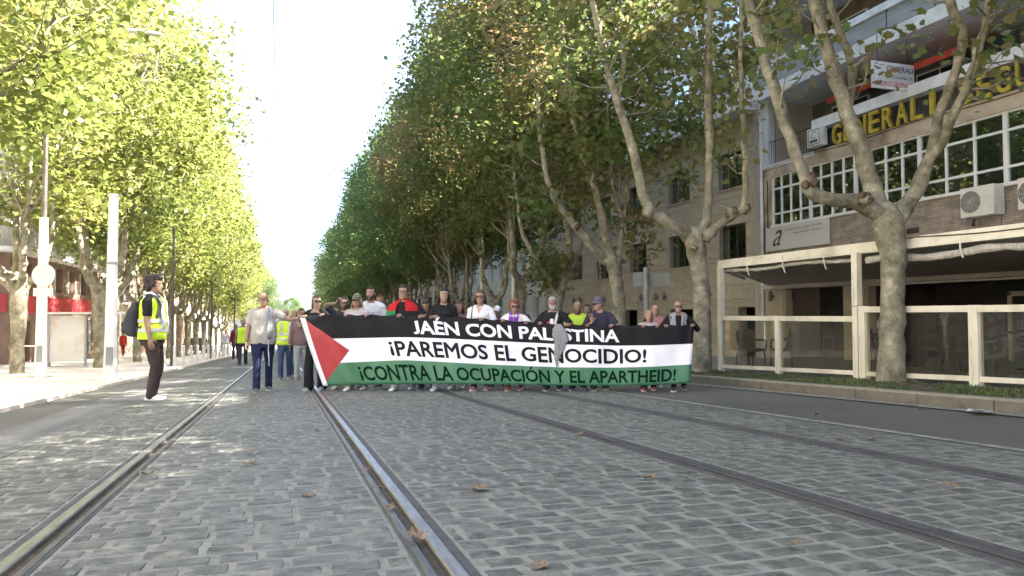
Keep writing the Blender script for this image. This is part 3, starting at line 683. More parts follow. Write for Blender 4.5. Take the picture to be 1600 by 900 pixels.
A = thing('office_building', 'office building with yellow letters, white window band and long balconies', 'building', (FX, 14, zg(14)))
Y0A, Y1A, TOPA = -3.0, 22.42, 15.2
WB0, WB1 = 3.95, 5.70
opens = [(18.6, 21.35, -3, 1.70), (4.0, 17.6, -3, 1.66), (-2, 22.0, WB0, WB1)]
w = MB()
for c in wall_cells(Y0A, Y1A, -1.5, 2.1, opens): w.box(FX, FX + .3, *c)
wbuild(w, 'ground_floor_wall', M_stone, A)
w = MB()
for c in wall_cells(Y0A, Y1A, 2.1, WB0 - .06, []): w.box(FX + .02, FX + .3, *c)
wbuild(w, 'brick_wall', M_brick, A)
w = MB(); w.box(FX, FX + .3, 22.0, Y1A, WB0 - .06, 6.12); w.box(FX - .03, FX + .3, Y0A, 22.0, WB1, 6.12)
wbuild(w, 'fascia', M_beige, A)
w = MB(); w.box(FX + .22, FX + .4, Y0A, 19.7, 6.12, 6.80); wbuild(w, 'letter_band', pm('dark_glazed_band', (.035, .033, .04), (.10, .095, .12), scale=1.3, rough=.3, stretch=(1, 1.5, .3)), A)
w = MB(); w.box(FX - .12, FX + .4, Y0A, 19.75, 6.80, 7.12); wbuild(w, 'parapet', M_white, A)
w = MB(); w.box(FX - .05, FX + 2.2, 19.75, Y1A, 6.0, 6.13); wbuild(w, 'terrace_floor', M_white, A)
# stone courses of the corner pier
for j in range(9):
    z = -1.2 + j * .36
    if z + .36 < 2.1:
        wpiece('stone_slab', M_stone, FX - .04, FX - .002, 21.40, 22.38, z + .01, z + .35, A); wpiece('stone_slab', M_stone, FX - .04, FX - .002, 17.65, 18.55, z + .01, z + .35, A)
# body behind the facade: floors, back walls, side wall
w = MB(); w.box(FX + .3, FX + 12, Y0A, Y0A + .3, -1.5, TOPA); w.box(FX + .3, FX + 12, Y1A - .3, Y1A - .02, -1.5, TOPA); w.box(FX + 11.7, FX + 12, Y0A, Y1A, -1.5, TOPA)
w.box(FX + .3, FX + 12, Y0A, Y1A, 2.2, 2.5); w.box(FX + .3, FX + 12, Y0A, Y1A, 5.75, 5.98)
wbuild(w, 'floors_and_side_walls', M_cream, A)
w = MB(); w.box(FX + 1.1, FX + 1.2, Y0A + .3, Y1A - .3, 2.5, 5.75); wbuild(w, 'office_wall', M_white, A)  # pale wall added close behind the glass to brighten the panes
w = MB(); w.box(FX + 4.6, FX + 4.7, Y0A, Y1A, -1.4, 2.2); wbuild(w, 'inner_walls', M_brown, A)
# recessed balconies above
M_olive = pm('shaded_balcony_wall', (.10, .105, .08), (.16, .16, .12), scale=2, rough=.9)  # olive-grey wall colour of the lowest balcony
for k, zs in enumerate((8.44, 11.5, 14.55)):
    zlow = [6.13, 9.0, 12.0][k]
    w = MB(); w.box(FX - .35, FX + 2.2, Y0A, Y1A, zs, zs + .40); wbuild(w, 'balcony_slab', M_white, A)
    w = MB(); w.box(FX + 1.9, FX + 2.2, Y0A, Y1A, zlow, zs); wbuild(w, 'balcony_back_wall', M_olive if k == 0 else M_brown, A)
    if k < 2:
        y = Y0A
        while y < Y1A - .2:
            y2 = min(y + 1.62, Y1A); wpiece('railing_panel', M_grey, FX - .27, FX - .23, y + .02, y2 - .02, zs + .46, zs + .95, A); wpiece('railing_post', M_dark, FX - .26, FX - .22, y - .015, y + .015, zs + .40, zs + 1.0, A); y = y2
        w = MB(); w.box(FX - .33, FX - .15, Y0A, Y1A, zs + 1.0, zs + 1.22); wbuild(w, 'railing_top', M_white, A)
    for j in range(6):
        yc = 20.2 - j * 3.6
        if yc > Y0A + 1:
            f = wpiece('balcony_window', M_frame, FX + 1.82, FX + 1.9, yc - .85, yc + .85, zlow + .05, zlow + 1.95, A)
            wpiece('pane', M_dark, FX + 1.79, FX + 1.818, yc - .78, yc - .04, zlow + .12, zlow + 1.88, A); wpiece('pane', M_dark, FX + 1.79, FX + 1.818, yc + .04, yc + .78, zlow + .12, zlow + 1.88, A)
for (ya, yb) in ((17.2, 19.6), (14.7, 16.4), (8, 12.2)):
    w = MB(); w.add([(FX + 1.7, ya, 8.40), (FX + 1.7, yb, 8.40), (FX + .35, yb, 7.85), (FX + .35, ya, 7.85), (FX + 1.7, ya, 8.37), (FX + 1.7, yb, 8.37), (FX + .35, yb, 7.66), (FX + .35, ya, 7.66)], [(0, 1, 2, 3), (7, 6, 5, 4), (2, 6, 7, 3), (0, 3, 7, 4), (1, 5, 6, 2), (0, 4, 5, 1)])
    wbuild(w, 'awning', M_red, A)
w = MB(); w.box(FX + 1.86, FX + 1.9, 14.2, 14.9, 6.2, 8.3); wbuild(w, 'blue_door', pm('teal_door', (.03, .06, .075), (.05, .085, .10), scale=3, rough=.5), A)
w = MB()
for yy in np.arange(19.8, 22.4, .13): w.tube([(FX + .02, yy, 6.13), (FX + .02, yy, 6.95)], .008, 4)
w.tube([(FX + .02, 19.8, 6.95), (FX + .02, 22.4, 6.95)], .014, 5); wbuild(w, 'terrace_railing', M_dark, A)
wpiece('corner_post', M_white, FX - .04, FX + .25, 22.12, Y1A, 6.13, 8.44, A)
# window band
edges = [22.0, 20.05, 18.05, 15.7, 13.2, 10.6, 8.0, 5.4, 2.8, .2, -2.0]
for a, b in zip(edges, edges[1:]):
    f = MB(); npn = 4 if a > 18 else 3
    ys = np.linspace(a, b, npn + 1); rows = [WB0, 4.36, 5.24, WB1]
    f.box(FX + .02, FX + .12, a, a - .055, WB0, WB1); f.box(FX + .02, FX + .12, b, b + .055, WB0, WB1)
    f.box(FX - .05, FX + .14, a, b, WB0 - .06, WB0 + .02)
    for zz in rows[1:]: f.box(FX + .025, FX + .115, a - .056, b + .056, zz - .035 if zz < WB1 else WB1 - .05, zz + .025 if zz < WB1 else WB1 - .002)
    for yy in ys[1:-1]: f.box(FX + .03, FX + .11, yy - .03, yy + .03, WB0 + .02, WB1 - .05)
    win = wbuild(f, 'window', M_frame, A)
    for i in range(npn):
        for j in range(3):
            p = piece('pane', M_gpane if not (i == 1 and a < 14 and a > 13) else M_gpane, FX + .06, FX + .068, ys[i] - .03, ys[i + 1] + .03, rows[j] + .02, rows[j + 1] - .03)
            par(p, A); p.parent = win; p.matrix_parent_inverse = Matrix.Identity(4)
            if random.random() < .3 and j == 1: q = wpiece('blind', M_white, FX + .16, FX + .17, ys[i] - .04, ys[i + 1] + .04, rows[1] + (rows[2] - rows[1]) * random.uniform(.1, .7), rows[2], A)
# letters (each a solid piece)
word = 'GENERALI SEGUROS'
for i, ch in enumerate(word):
    if ch == ' ': continue
    yc = 18.68 - i * .504; hw = .07 if ch == 'I' else .185
    o = text_obj('letter', ch, M_yel, lambda x, y, d: Vector((FX - .02 - d, -x, y)), None, bold=.012, depth=.08, fit=(-yc - hw, -yc + hw, 6.14, 6.74)); par(o, A)
w = MB(); w.tube([(FX - .045, y, 6.06 + .03 * math.sin(y * 1.3)) for y in np.linspace(-2.5, 22.3, 40)], .012, 5); w.tube([(FX - .02, 22.2, 2.2), (FX - .02, 22.2, 5.6)], .015, 5); wbuild(w, 'cable', M_dark, A)
# small light box sign at the end of the band
sb = thing('sign_box', 'small white square sign box at the end of the yellow lettering', 'sign', (FX - .1, 19.45, 6.4))
wpiece('case', M_white, FX - .28, FX - .02, 19.15, 19.78, 6.22, 6.80, sb)
M_ink = pm('sign_ink', (.05, .05, .06), rough=.6)
for (a, b, c, d) in ((19.20, 19.73, 6.27, 6.29), (19.20, 19.73, 6.73, 6.75), (19.20, 19.22, 6.29, 6.73), (19.71, 19.73, 6.29, 6.73), (19.30, 19.64, 6.34, 6.42)): wpiece('frame_line', M_ink, FX - .287, FX - .281, a, b, c, d, sb)
o = text_obj('emblem', 'C', pm('sign_grey_ink', (.22, .22, .24), rough=.6), lambda x, y, d: Vector((FX - .286, -x, y)), None, bold=.0, shear=.3, fit=(-19.6, -19.34, 6.47, 6.68)); par(o, sb)
# hanging sign, set across the facade
hb = thing('hanging_sign', 'white hanging sign with blue and red lettering over the yellow letters', 'sign', (16.0, 16.0, 7.3))
hs_p = [on_plane(x, y, (16, 15.9, 0), np.array([0, 1, 0])) for x, y in ((1363, 97), (1428, 108), (1428, 151), (1363, 143))]
hx0, hx1 = hs_p[0].x, hs_p[1].x; hz0, hz1 = hs_p[2].z + .14, hs_p[1].z + .10
wpiece('board', M_white, hx0, hx1, 15.9, 15.96, hz0, hz1, hb)
hfn = lambda x, y, d: Vector((x, 15.894, y)); W_, H_ = hx1 - hx0, hz1 - hz0
M_navy = pm('navy_ink', (.03, .035, .10), rough=.6); M_redink = pm('red_ink', (.42, .03, .03), rough=.6)
par(text_obj('lettering', 'GENERALI', M_navy, hfn, None, bold=.015, fit=(hx0 + .33 * W_, hx0 + .97 * W_, hz0 + .66 * H_, hz0 + .86 * H_)), hb)
par(text_obj('lettering', 'General, S.A.', M_navy, hfn, None, shear=.2, fit=(hx0 + .48 * W_, hx0 + .96 * W_, hz0 + .40 * H_, hz0 + .54 * H_)), hb)
par(text_obj('lettering', 'SEGUROS GENERALES', M_redink, hfn, None, bold=.01, fit=(hx0 + .05 * W_, hx0 + .97 * W_, hz0 + .10 * H_, hz0 + .27 * H_)), hb)
w = MB(); w.tube([(hx0 + .2, 15.93, hz1), (hx0 + .2, 15.93, 8.44)], .012, 5); w.tube([(hx1 - .2, 15.93, hz1), (hx1 - .2, 15.93, 8.44)], .012, 5); wbuild(w, 'hanger', M_dark, hb)
# flat board under the window band
bd = thing('name_board', 'pale board with a handwritten letter a above the terrace canopy', 'sign', (FX, 20.6, 3.0))
wpiece('board', pm('pale_board', (.50, .49, .44), (.58, .57, .52), scale=2, rough=.5), FX - .08, FX - .02, 19.1, 22.25, 3.06, 3.88, bd)
bfn = lambda x, y, d: Vector((FX - .086, -x, y))
par(text_obj('lettering', 'a', M_ink, bfn, None, shear=.5, fit=(-21.85, -21.35, 3.22, 4.02)), bd)
M_pale = pm('pale_grey_ink', (.33, .32, .30), rough=.6)
for (ya, yb_, zc) in ((21.2, 20.35, 3.69), (20.25, 19.95, 3.70), (19.9, 19.4, 3.71), (20.75, 20.0, 3.55), (19.9, 19.45, 3.56)):
    wpiece('faint_print_line', M_pale, FX - .087, FX - .082, yb_, ya, zc, zc + .045, bd)
# air conditioners
def aircon(yc, z0, label):
    t = thing('air_conditioner', label, 'air conditioner', (FX - .25, yc, z0))
    m = pm('aircon_white', (.60, .59, .55), (.68, .67, .63), scale=3, rough=.5)
    wpiece('case', m, FX - .38, FX - .04, yc - .45, yc + .45, z0, z0 + .72, t)
    mb = MB(); c = (FX - .385, yc + .17, z0 + .36)
    mb.rings([[(c[0] - .004, c[1] + .27 * math.cos(a), c[2] + .27 * math.sin(a)) for a in np.linspace(0, 2 * PI, 24, False)], [(c[0] + .01, c[1] + .27 * math.cos(a), c[2] + .27 * math.sin(a)) for a in np.linspace(0, 2 * PI, 24, False)]]); wbuild(mb, 'fan_opening', pm('fan_dark', (.07, .065, .055), rough=.8), t)
    mb = MB()
    for r in np.linspace(.06, .27, 6): mb.tube([(c[0] - .012, c[1] + r * math.cos(a), c[2] + r * math.sin(a)) for a in np.linspace(0, 2 * PI, 20)], .005, 4, cap=False)
    for a in np.linspace(0, PI, 5, False): mb.tube([(c[0] - .014, c[1] - .27 * math.cos(a), c[2] - .27 * math.sin(a)), (c[0] - .014, c[1] + .27 * math.cos(a), c[2] + .27 * math.sin(a))], .004, 4)
    wbuild(mb, 'fan_grille', m, t)
    mb = MB()
    for s in (-.3, .3): mb.box(FX - .40, FX, yc + s - .02, yc + s + .02, z0 - .04, z0 - .002); mb.box(FX - .02, FX + .015, yc + s - .02, yc + s + .02, z0 - .3, z0 - .04)
    wbuild(mb, 'bracket', M_grey, t)
    mb = MB().tube([(FX - .1, yc + .3, z0), (FX - .12, yc + .33, z0 - .12), (FX - .05, yc + .4, z0 - .18), (FX + .01, yc + .42, z0 - .16)], .02, 6); wbuild(mb, 'pipe', M_dark, t)
aircon(13.65, 3.22, 'white air conditioner with its fan grille beside the window band')
aircon(12.15, 3.22, 'air conditioner on the brick wall with the terrace pole cable below')
w = MB().box(FX + .0, FX + .019, 15.75, 16.15, 3.05, 3.2); wbuild(w, 'wall_vent', M_dark, A)
# dark door leaf frames inside the restaurant front
w = MB(); w.box(FX + 1.4, FX + 1.46, 13.1, 13.2, -1.3, 1.4); w.box(FX + 1.4, FX + 1.46, 14.25, 14.35, -1.3, 1.4); w.box(FX + 1.4, FX + 1.46, 13.1, 14.35, 1.3, 1.42); wbuild(w, 'door_frame', M_stone, A)
w = MB(); w.box(FX + 2.6, FX + 2.7, 4, 17.6, -1.2, 1.9); w.box(FX + 1.5, FX + 1.6, 18.6, 21.4, -1.2, 1.9); wbuild(w, 'dark_room_wall', M_dark, A)  # near-black sheets painted as the darkness inside the openings

# ---- stone building with the deep-set windows
B = thing('stone_building', 'beige ashlar building with deep-set square windows and a white balustrade balcony', 'building', (FX, 33, zg(33)))
YB0, YB1 = 22.5, 45.6
wins = []
for k in range(6):
    yc = 24.45 + 3.93 * k
    if k == 3: wins += [(yc - .9, yc + .95, 2.75, 4.28), (yc - .9, yc + .95, 5.7, 7.1)]
    else: wins += [(yc - .9, yc + .9, 2.88, 4.28), (yc - .9, yc + .9, 5.7, 7.1)]
doors = [(27.2, 29.2, -3, 1.05), (32.4, 34.0, -3, 1.05), (37, 38.6, -3, .95), (41, 42.6, -3, .9), (22.9, 24.1, -3, 1.1)]
bw = MB()
for c in wall_cells(YB0, YB1, -2.6, 8.3, wins + doors): bw.box(FX + .05, FX + .4, *c)
bwo = wbuild(bw, 'wall', M_stone_j, B)
z = -2.0; j = 0
while z < 8.25:
    h_ = .565; z2 = min(z + h_, 8.28); y = YB0 + .55 - (0.72 if j % 2 else 0)
    while y < YB1:
        a, b = max(y, YB0 + .5), min(y + 1.44, YB1)
        if b - a > .1:
            for c in wall_cells(a, b, z, z2, [o for o in wins + doors if o[0] < b and o[1] > a and o[2] < z2 and o[3] > z]):
                if c[1] - c[0] > .04 and c[3] - c[2] > .04: wpiece('stone_slab', M_stone, FX, FX + .056, c[0] + .008, c[1] - .008, c[2] + .008, c[3] - .008, B)
        y += 1.44
    z = z2 if z2 < 8.28 else 99; j += 1
for i in range(5): wpiece('flute', M_cream, FX - .05, FX + .04, YB0 + .04 + i * .09, YB0 + .10 + i * .09, -2, 8.3, B)
for (a, b, c, d) in wins:
    f = MB(); x = FX + .24
    f.box(x, x + .06, a, a + .05, c, d); f.box(x, x + .06, b - .05, b, c, d); f.box(x, x + .06, a + .05, b - .05, c, c + .05); f.box(x, x + .06, a + .05, b - .05, d - .05, d); f.box(x, x + .06, (a + b) / 2 - .03, (a + b) / 2 + .03, c + .05, d - .05)
    wo_ = wbuild(f, 'window', pm('dark_bronze_frame', (.05, .045, .04), rough=.5), B)
    for s0, s1 in ((a + .05, (a + b) / 2 - .03), ((a + b) / 2 + .03, b - .05)):
        p = wpiece('pane', M_gpane, x + .02, x + .03, s0, s1, c + .05, d - .05, B); p.parent = wo_; p.matrix_parent_inverse = Matrix.Identity(4)
    s = wpiece('sill', M_stone, FX - .05, FX + .06, a - .05, b + .05, c - .06, c - .002, B)
    wpiece('curtain', pm('pale_curtain', (.35, .34, .31), (.42, .41, .38), scale=8, rough=.95, stretch=(1, 6, .2)), FX + .42, FX + .44, a, a + .62, c, d, B)
w = MB(); w.box(FX + 1.6, FX + 1.7, YB0, YB1, -2.6, 15); w.box(FX + .4, FX + 8, YB0, YB0 + .05, -2.6, 15); w.box(FX + .4, FX + 8, YB1 - .2, YB1, -2.6, 15); w.box(FX + .4, FX + 8, YB0, YB1, 14.9, 15.1); wbuild(w, 'inner_walls', M_dark, B)  # walls coloured near-black so the rooms behind the windows look unlit
wb = MB(); wb.box(FX - .75, FX + .4, YB0 + .3, YB1, 8.3, 8.52); wb.box(FX - .72, FX - .5, YB0 + .3, YB1, 9.38, 9.52); wbuild(wb, 'balcony', M_white, B)
bal = MB(); prof = [(.05, 0), (.035, .06), (.065, .25), (.03, .55), (.045, .8), (.05, .86)]
bal.rings([[(r * math.cos(a), r * math.sin(a), q) for a in np.linspace(0, 2 * PI, 8, False)] for r, q in prof]); bme = bal.mesh('baluster'); bme.materials.append(M_white)
y = YB0 + .5
while y < YB1: o = par(link('baluster', bme, None), B); o.location = (FX - .61, y, 8.52); y += .24
up = MB(); ups = [(24.45 + 3.93 * k - .8, 24.45 + 3.93 * k + .8, 9.0, 10.9) for k in range(6)] + [(24.45 + 3.93 * k - .8, 24.45 + 3.93 * k + .8, 12.0, 13.6) for k in range(6)]
for c in wall_cells(YB0, YB1, 8.3, 15, ups): up.box(FX + .06, FX + .4, *c)
wbuild(up, 'upper_wall', M_white, B)
for (a, b, c, d) in ups: wpiece('upper_window', M_gpane, FX + .2, FX + .21, a, b, c, d, B)
pi = MB().tube([(FX - .08, 22.46, -1), (FX - .08, 22.46, 15)], .06, 8); wbuild(pi, 'drainpipe', M_white, B)
# wall lamps in pairs
lamp_me = MB(); lamp_me.box(-.10, 0, -.03, .03, -.05, .05); lamp_me.tube([(-.14, 0, -.16), (-.15, 0, -.02), (-.15, 0, .2)], [.05, .085, .06], 8); lme = lamp_me.mesh('wall_lamp'); lme.materials.append(pm('lamp_grey', (.13, .12, .105), (.2, .18, .16), scale=8, rough=.5))
for yy in (25.9, 29.5, 30.3, 31.7, 34.6, 36.0, 39.3, 40.2, 43.2):
    o = link('wall_lamp', lme, None); o.location = (FX, yy, 1.62); tag(o, 'small grey wall lamp on the beige stone building', 'lamp', 'wall lamps of the stone building')
o = link('wall_lamp', lme, None); o.location = (FX - .045, 21.9, 1.45); tag(o, 'grey wall lamp on the stone pier beneath the canopy end', 'lamp')
# stone relief (oval shield)
rl = MB()
for a in np.linspace(0, 2 * PI, 20, False): rl.ell((FX - .01, 37.0 + .35 * math.cos(a), 3.1 + .75 * math.sin(a)), (.06, .08, .09), 6, 4)
wbuild(rl, 'oval_relief', M_stone, B)

def simple_block(name, label, X, side, y0, y1, H, mat, fl, first, ww, wh, step, framem, balc=False):
    """plain street building; side=-1 faces left (facade at X looking to -x), +1 faces right"""
    base = zg((y0 + y1) / 2) - 1.5; t = thing(name, label, 'building', (X, (y0 + y1) / 2, base)); s = -side
    op = []; nwin = int((y1 - y0 - 1) / step); off = ((y1 - y0) - (nwin - 1) * step) / 2
    for k in range(fl):
        for i in range(nwin): yc = y0 + off + i * step; z = first + k * 3.0; op.append((yc - ww / 2, yc + ww / 2, z, z + wh))
    w = MB()
    for c in wall_cells(y0, y1, base, H, op): w.box(X, X + s * .35, *c)
    w.box(X + s * .35, X + s * 9, y0, y0 + .3, base, H); w.box(X + s * .35, X + s * 9, y1 - .3, y1, base, H); w.box(X + s * 8.7, X + s * 9, y0, y1, base, H); w.box(X, X + s * 9, y0, y1, H, H + .3)
    wbuild(w, 'wall', mat, t)
    w = MB(); w.box(X + s * 1.2, X + s * 1.3, y0 + .3, y1 - .3, base, H); wbuild(w, 'inner_wall', M_dark, t)  # backing wall, room darkness put into its colour
    fm = MB(); fm.box(-.03, .03, -ww / 2, -ww / 2 + .06, 0, wh); fm.box(-.03, .03, ww / 2 - .06, ww / 2, 0, wh); fm.box(-.03, .03, -ww / 2 + .06, ww / 2 - .06, wh - .06, wh); fm.box(-.03, .03, -ww / 2 + .06, ww / 2 - .06, 0, .06); fm.box(-.03, .03, -.03, .03, .06, wh - .06)
    fme = fm.mesh('window'); fme.materials.append(framem)
    pmh = MB().box(-.005, .005, -ww / 2 + .06, ww / 2 - .06, .06, wh - .06).mesh('pane'); pmh.materials.append(M_gpane)
    for (a, b, c, d) in op:
        f = link('window', fme, None); f.location = (X + s * .2, (a + b) / 2, c); par(f, t)
        p = link('pane', pmh, None, f)
        if balc and c > first + 1:
            w = MB(); w.box(X - s * .7, X, a - .3, b + .3, c - .25, c - .12); wbuild(w, 'balcony', mat, t)
            w = MB()
            for q in np.arange(a - .28, b + .3, .14): w.box(X - s * .68, X - s * .66, q, q + .015, c - .12, c + .75)
            w.box(X - s * .69, X - s * .65, a - .3, b + .3, c + .75, c + .8); wbuild(w, 'balcony_railing', M_dark, t)
    return t
simple_block('apartment_building', 'pale apartment building with plain windows beyond the stone building', FX + .4, -1, 46.2, 68, 14, pm('pale_render', (.55, .53, .48), (.65, .63, .58), scale=1, rough=.85), 5, .6, 1.3, 1.5, 2.9, M_frame)
simple_block('apartment_building', 'beige apartment block with balconies far down the shaded side', FX + .2, -1, 68.5, 110, 14, M_cream, 5, -1.0, 1.4, 1.6, 3.4, M_frame, True)
simple_block('apartment_building', 'grey apartment block behind the last trees of the shaded row', FX, -1, 111, 170, 12, M_stone, 5, -3.5, 1.4, 1.5, 4.2, M_frame)
simple_block('apartment_building', 'tall cream block next to the office building, before its near end', FX, -1, -45, -3.3, 14.5, M_cream, 4, 3, 1.5, 1.6, 3.2, M_frame)

# ------------------------------------------------------------------ restaurant terrace
BXX = 8.86
def yb(px): return on_x(px, 540, BXX)[0]
YP = [yb(1127), yb(1217), yb(1340), yb(1525), yb(1525) - 2.35, yb(1525) - 4.7]
bar = thing('glass_barrier', 'cream metal and glass barrier round the restaurant terrace', 'barrier', (BXX, YP[2], zg(YP[2]) + .15))
TZ = [.79, .79, .94, .94, .94]
for i, (a, b) in enumerate(zip(YP, YP[1:])):
    tz = TZ[i]; pw = .05; ba, bb = zg(a) + .21, zg(b) + .21
    if i == 2: a = a - .12
    mb = MB()
    mb.box(BXX - .045, BXX + .045, a - pw, b + pw, tz - .09, tz); wbuild(mb, 'top_rail', M_alu, bar)
    mb = MB(); mb.add([(x, yy, zz + dz) for (yy, zz) in ((a - pw, ba), (b + pw, bb)) for dz in (0, .07) for x in (BXX - .03, BXX + .03)], [(0, 1, 3, 2), (4, 6, 7, 5), (0, 4, 5, 1), (2, 3, 7, 6), (0, 2, 6, 4), (1, 5, 7, 3)]); wbuild(mb, 'bottom_rail', M_alu, bar)
    mb = MB(); mb.add([(x, yy, zz) for (yy, zb_) in ((a - pw, ba + .05), (b + pw, bb + .05)) for zz in (zb_, tz - .07) for x in (BXX - .006, BXX + .006)], [(0, 1, 3, 2), (4, 6, 7, 5), (0, 4, 5, 1), (2, 3, 7, 6), (0, 2, 6, 4), (1, 5, 7, 3)]); wbuild(mb, 'pane', M_gbar, bar)
for i, yy in enumerate(YP):
    tz = TZ[min(i, 4)] + .004; hw = .055 if i != 3 else .07
    wpiece('post', M_alu, BXX - .05, BXX + .05, yy - hw, yy + hw, zg(yy) + .13, tz, bar)
    if i == 2: wpiece('post', M_alu, BXX - .052, BXX + .052, yy - .21, yy - .08, zg(yy) + .13, .955, bar)
# canopy: front edge, diagonal end, posts
CZ = 1.80
can = thing('terrace_canopy', 'cream restaurant canopy with rolled clear blinds over the terrace', 'canopy', (BXX, YP[2], zg(YP[2]) + .15))
M_canv = pm('canopy_cloth', (.46, .41, .33), (.54, .48, .40), scale=1.5, rough=.9)
c0, c1 = (BXX + .08, YP[0] + .12), (FX - .1, 22.0); cn = (BXX + .08, -1.0); cf = (FX - .1, -1.0)
mb = MB(); ring = [cn, c0, c1, cf]
mb.rings([[(x, y, CZ + .02) for x, y in ring], [(x, y, CZ + .05) for x, y in ring]]); wbuild(mb, 'roof_cloth', M_canv, can)
mb = MB(); mb.box(BXX + .03, BXX + .20, -1, YP[0] + .15, CZ + .0, CZ + .17); wbuild(mb, 'front_beam', M_alu, can)
mb = MB(); mb.box(FX - .5, FX - .1, 3, 22, CZ - .1, CZ + .015); wbuild(mb, 'back_beam', M_canv, can)
for yy in (yb(1127), yb(1340)):
    wpiece('post', M_alu, BXX - .047, BXX + .053, yy - .06, yy + .06, TZ[0] + .004 if yy > YP[1] else .96, CZ + .018, can)
mb = MB(); n = 60; ys = np.linspace(YP[0], YP[2] + .2, n)
mb.tube([(BXX + .13, y, CZ - .05 - .04 * math.sin((y - ys[0]) * 1.3) ** 2) for y in ys], [.035 + .012 * noise.noise(Vector((0, y * 4, 0))) for y in ys], 8, knob=.35)
M_plast = pm('rolled_clear_blind', (.33, .31, .27), (.48, .46, .42), scale=9, rough=.3, spec=.6, stretch=(1, 3, 1))
wbuild(mb, 'rolled_blind', M_plast, can)
mb = MB(); ys = np.linspace(YP[2] - .1, -.5, 110)
mb.tube([(BXX + .13, y, CZ - .10 - .05 * math.sin(y * 1.7) ** 2) for y in ys], [.055 + .02 * noise.noise(Vector((3, y * 3, 0))) for y in ys], 10, knob=.35); wbuild(mb, 'rolled_blind', M_plast, can)
for yy in (YP[0] - .9, YP[0] - 2.0, YP[1] - 1.2, YP[2] - .6, YP[2] - 1.9, YP[2] - 3.0):
    mb = MB().tube([(BXX + .02, yy, CZ + .1), (BXX + .03, yy + .01, CZ - .08), (BXX + .09, yy + .02, CZ - .2)], .012, 5); wbuild(mb, 'tie', M_alu, can)
mb = MB(); ys = np.linspace(YP[2] - .4, YP[2] - 4, 24); mb.tube([(BXX + .018, y, CZ + .16 - .06 * abs(math.sin(y * 1.1))) for y in ys], .008, 4); wbuild(mb, 'cable', M_dark, can)
mb = MB().tube([(BXX - .02, YP[0], CZ - .02), (BXX + 1.7, YP[0] + 1.6, CZ - .12)], .03, 6); wbuild(mb, 'brace', M_alu, can)
# hanging strip light under the canopy
# chairs and tables
M_wick = pm('dark_wicker', (.018, .015, .013), (.045, .038, .032), scale=40, rough=.7, bump=.8, bscale=120)
def chair(proto, X, Y, rz, label, grp):
    o = copy_tree(proto) if proto else None; return o
def make_chair():
    t = thing('terrace_chair', 'dark wicker chair', 'chair')
    mb = MB(); mb.box(-.24, .24, -.24, .24, .40, .46); mb.build('seat', M_wick, t)
    mb = MB(); rs = []
    for (zz, off, wd) in ((.46, .20, .22), (.62, .245, .25), (.78, .275, .25), (.88, .29, .20)):
        rs.append([(wd * math.sin(a), off + .05 - .14 * (math.sin(a) ** 2), zz) for a in np.linspace(-1.45, 1.45, 8)] + [(wd * .9 * math.sin(a), off + .015 - .13 * (math.sin(a) ** 2), zz) for a in np.linspace(1.45, -1.45, 8)])
    mb.rings(rs); mb.build('backrest', M_wick, t)
    for sx in (-1, 1):
        mb = MB(); mb.tube([(sx * .25, .15, .66), (sx * .27, -.02, .66), (sx * .26, -.2, .64), (sx * .24, -.22, .46)], .022, 6); mb.build('armrest', M_wick, t)
        for sy in (-1, 1):
            mb = MB().tube([(sx * .20, sy * .20, .41), (sx * .22, sy * .23, 0)], .018, 6); mb.build('leg', M_wick, t)
    return t
def make_table():
    t = thing('terrace_table', 'dark round table', 'table')
    mb = MB(); mb.rings([[(r * math.cos(a), r * math.sin(a), z) for a in np.linspace(0, 2 * PI, 20, False)] for r, z in ((.36, .71), (.38, .72), (.38, .735), (.36, .74))]); mb.build('table_top', M_wick, t)
    mb = MB().tube([(0, 0, .03), (0, 0, .71)], .035, 8); mb.build('column', M_wick, t)
    mb = MB(); mb.rings([[(r * math.cos(a), r * math.sin(a), z) for a in np.linspace(0, 2 * PI, 16, False)] for r, z in ((.24, 0), (.24, .02), (.05, .04))]); mb.build('foot', M_wick, t)
    return t
pc, pt = make_chair(), make_table()
def put(proto, X, Y, rz, label, grp=None, first=[set()]):
    o = proto if proto.name not in first[0] else copy_tree(proto); first[0].add(proto.name)
    o.location = (X, Y, zg(Y) + .142); o.rotation_euler = (0, 0, rz); o['label'] = label
    if grp: o['group'] = grp
    return o
cg = 'wicker chairs on the restaurant terrace'
put(pc, 9.9, 14.0, 1.9, 'dark wicker chair behind the first glass pane, back to the stone pier', None)
put(pc, 10.4, 13.6, -2.2, 'dark wicker chair standing next to the first pane post')
put(pc, 9.15, 14.9, 2.6, 'dark wicker chair left outside the barrier by the knobbly plane tree')
for (X, Y, r) in ((11.6, 12.2, 1.2), (12.4, 12.9, 4.4), (12.6, 11.5, 2.9), (11.7, 10.0, .4), (12.4, 8.6, 3.3), (11.4, 8.3, .2), (11.2, 7.0, 1.1), (12.2, 6.4, 4.0), (13.6, 14.2, 1.0), (14.2, 12.6, 4.1), (13.9, 10.0, 2.0)):
    put(pc, X, Y, r, 'dark wicker chair drawn up to a terrace table behind the glass', cg)
for (X, Y) in ((12.0, 12.3), (11.9, 9.2), (11.8, 6.8), (13.9, 13.4), (14.0, 10.8)): put(pt, X, Y, 0, 'dark round table among the wicker chairs on the terrace', 'terrace tables')

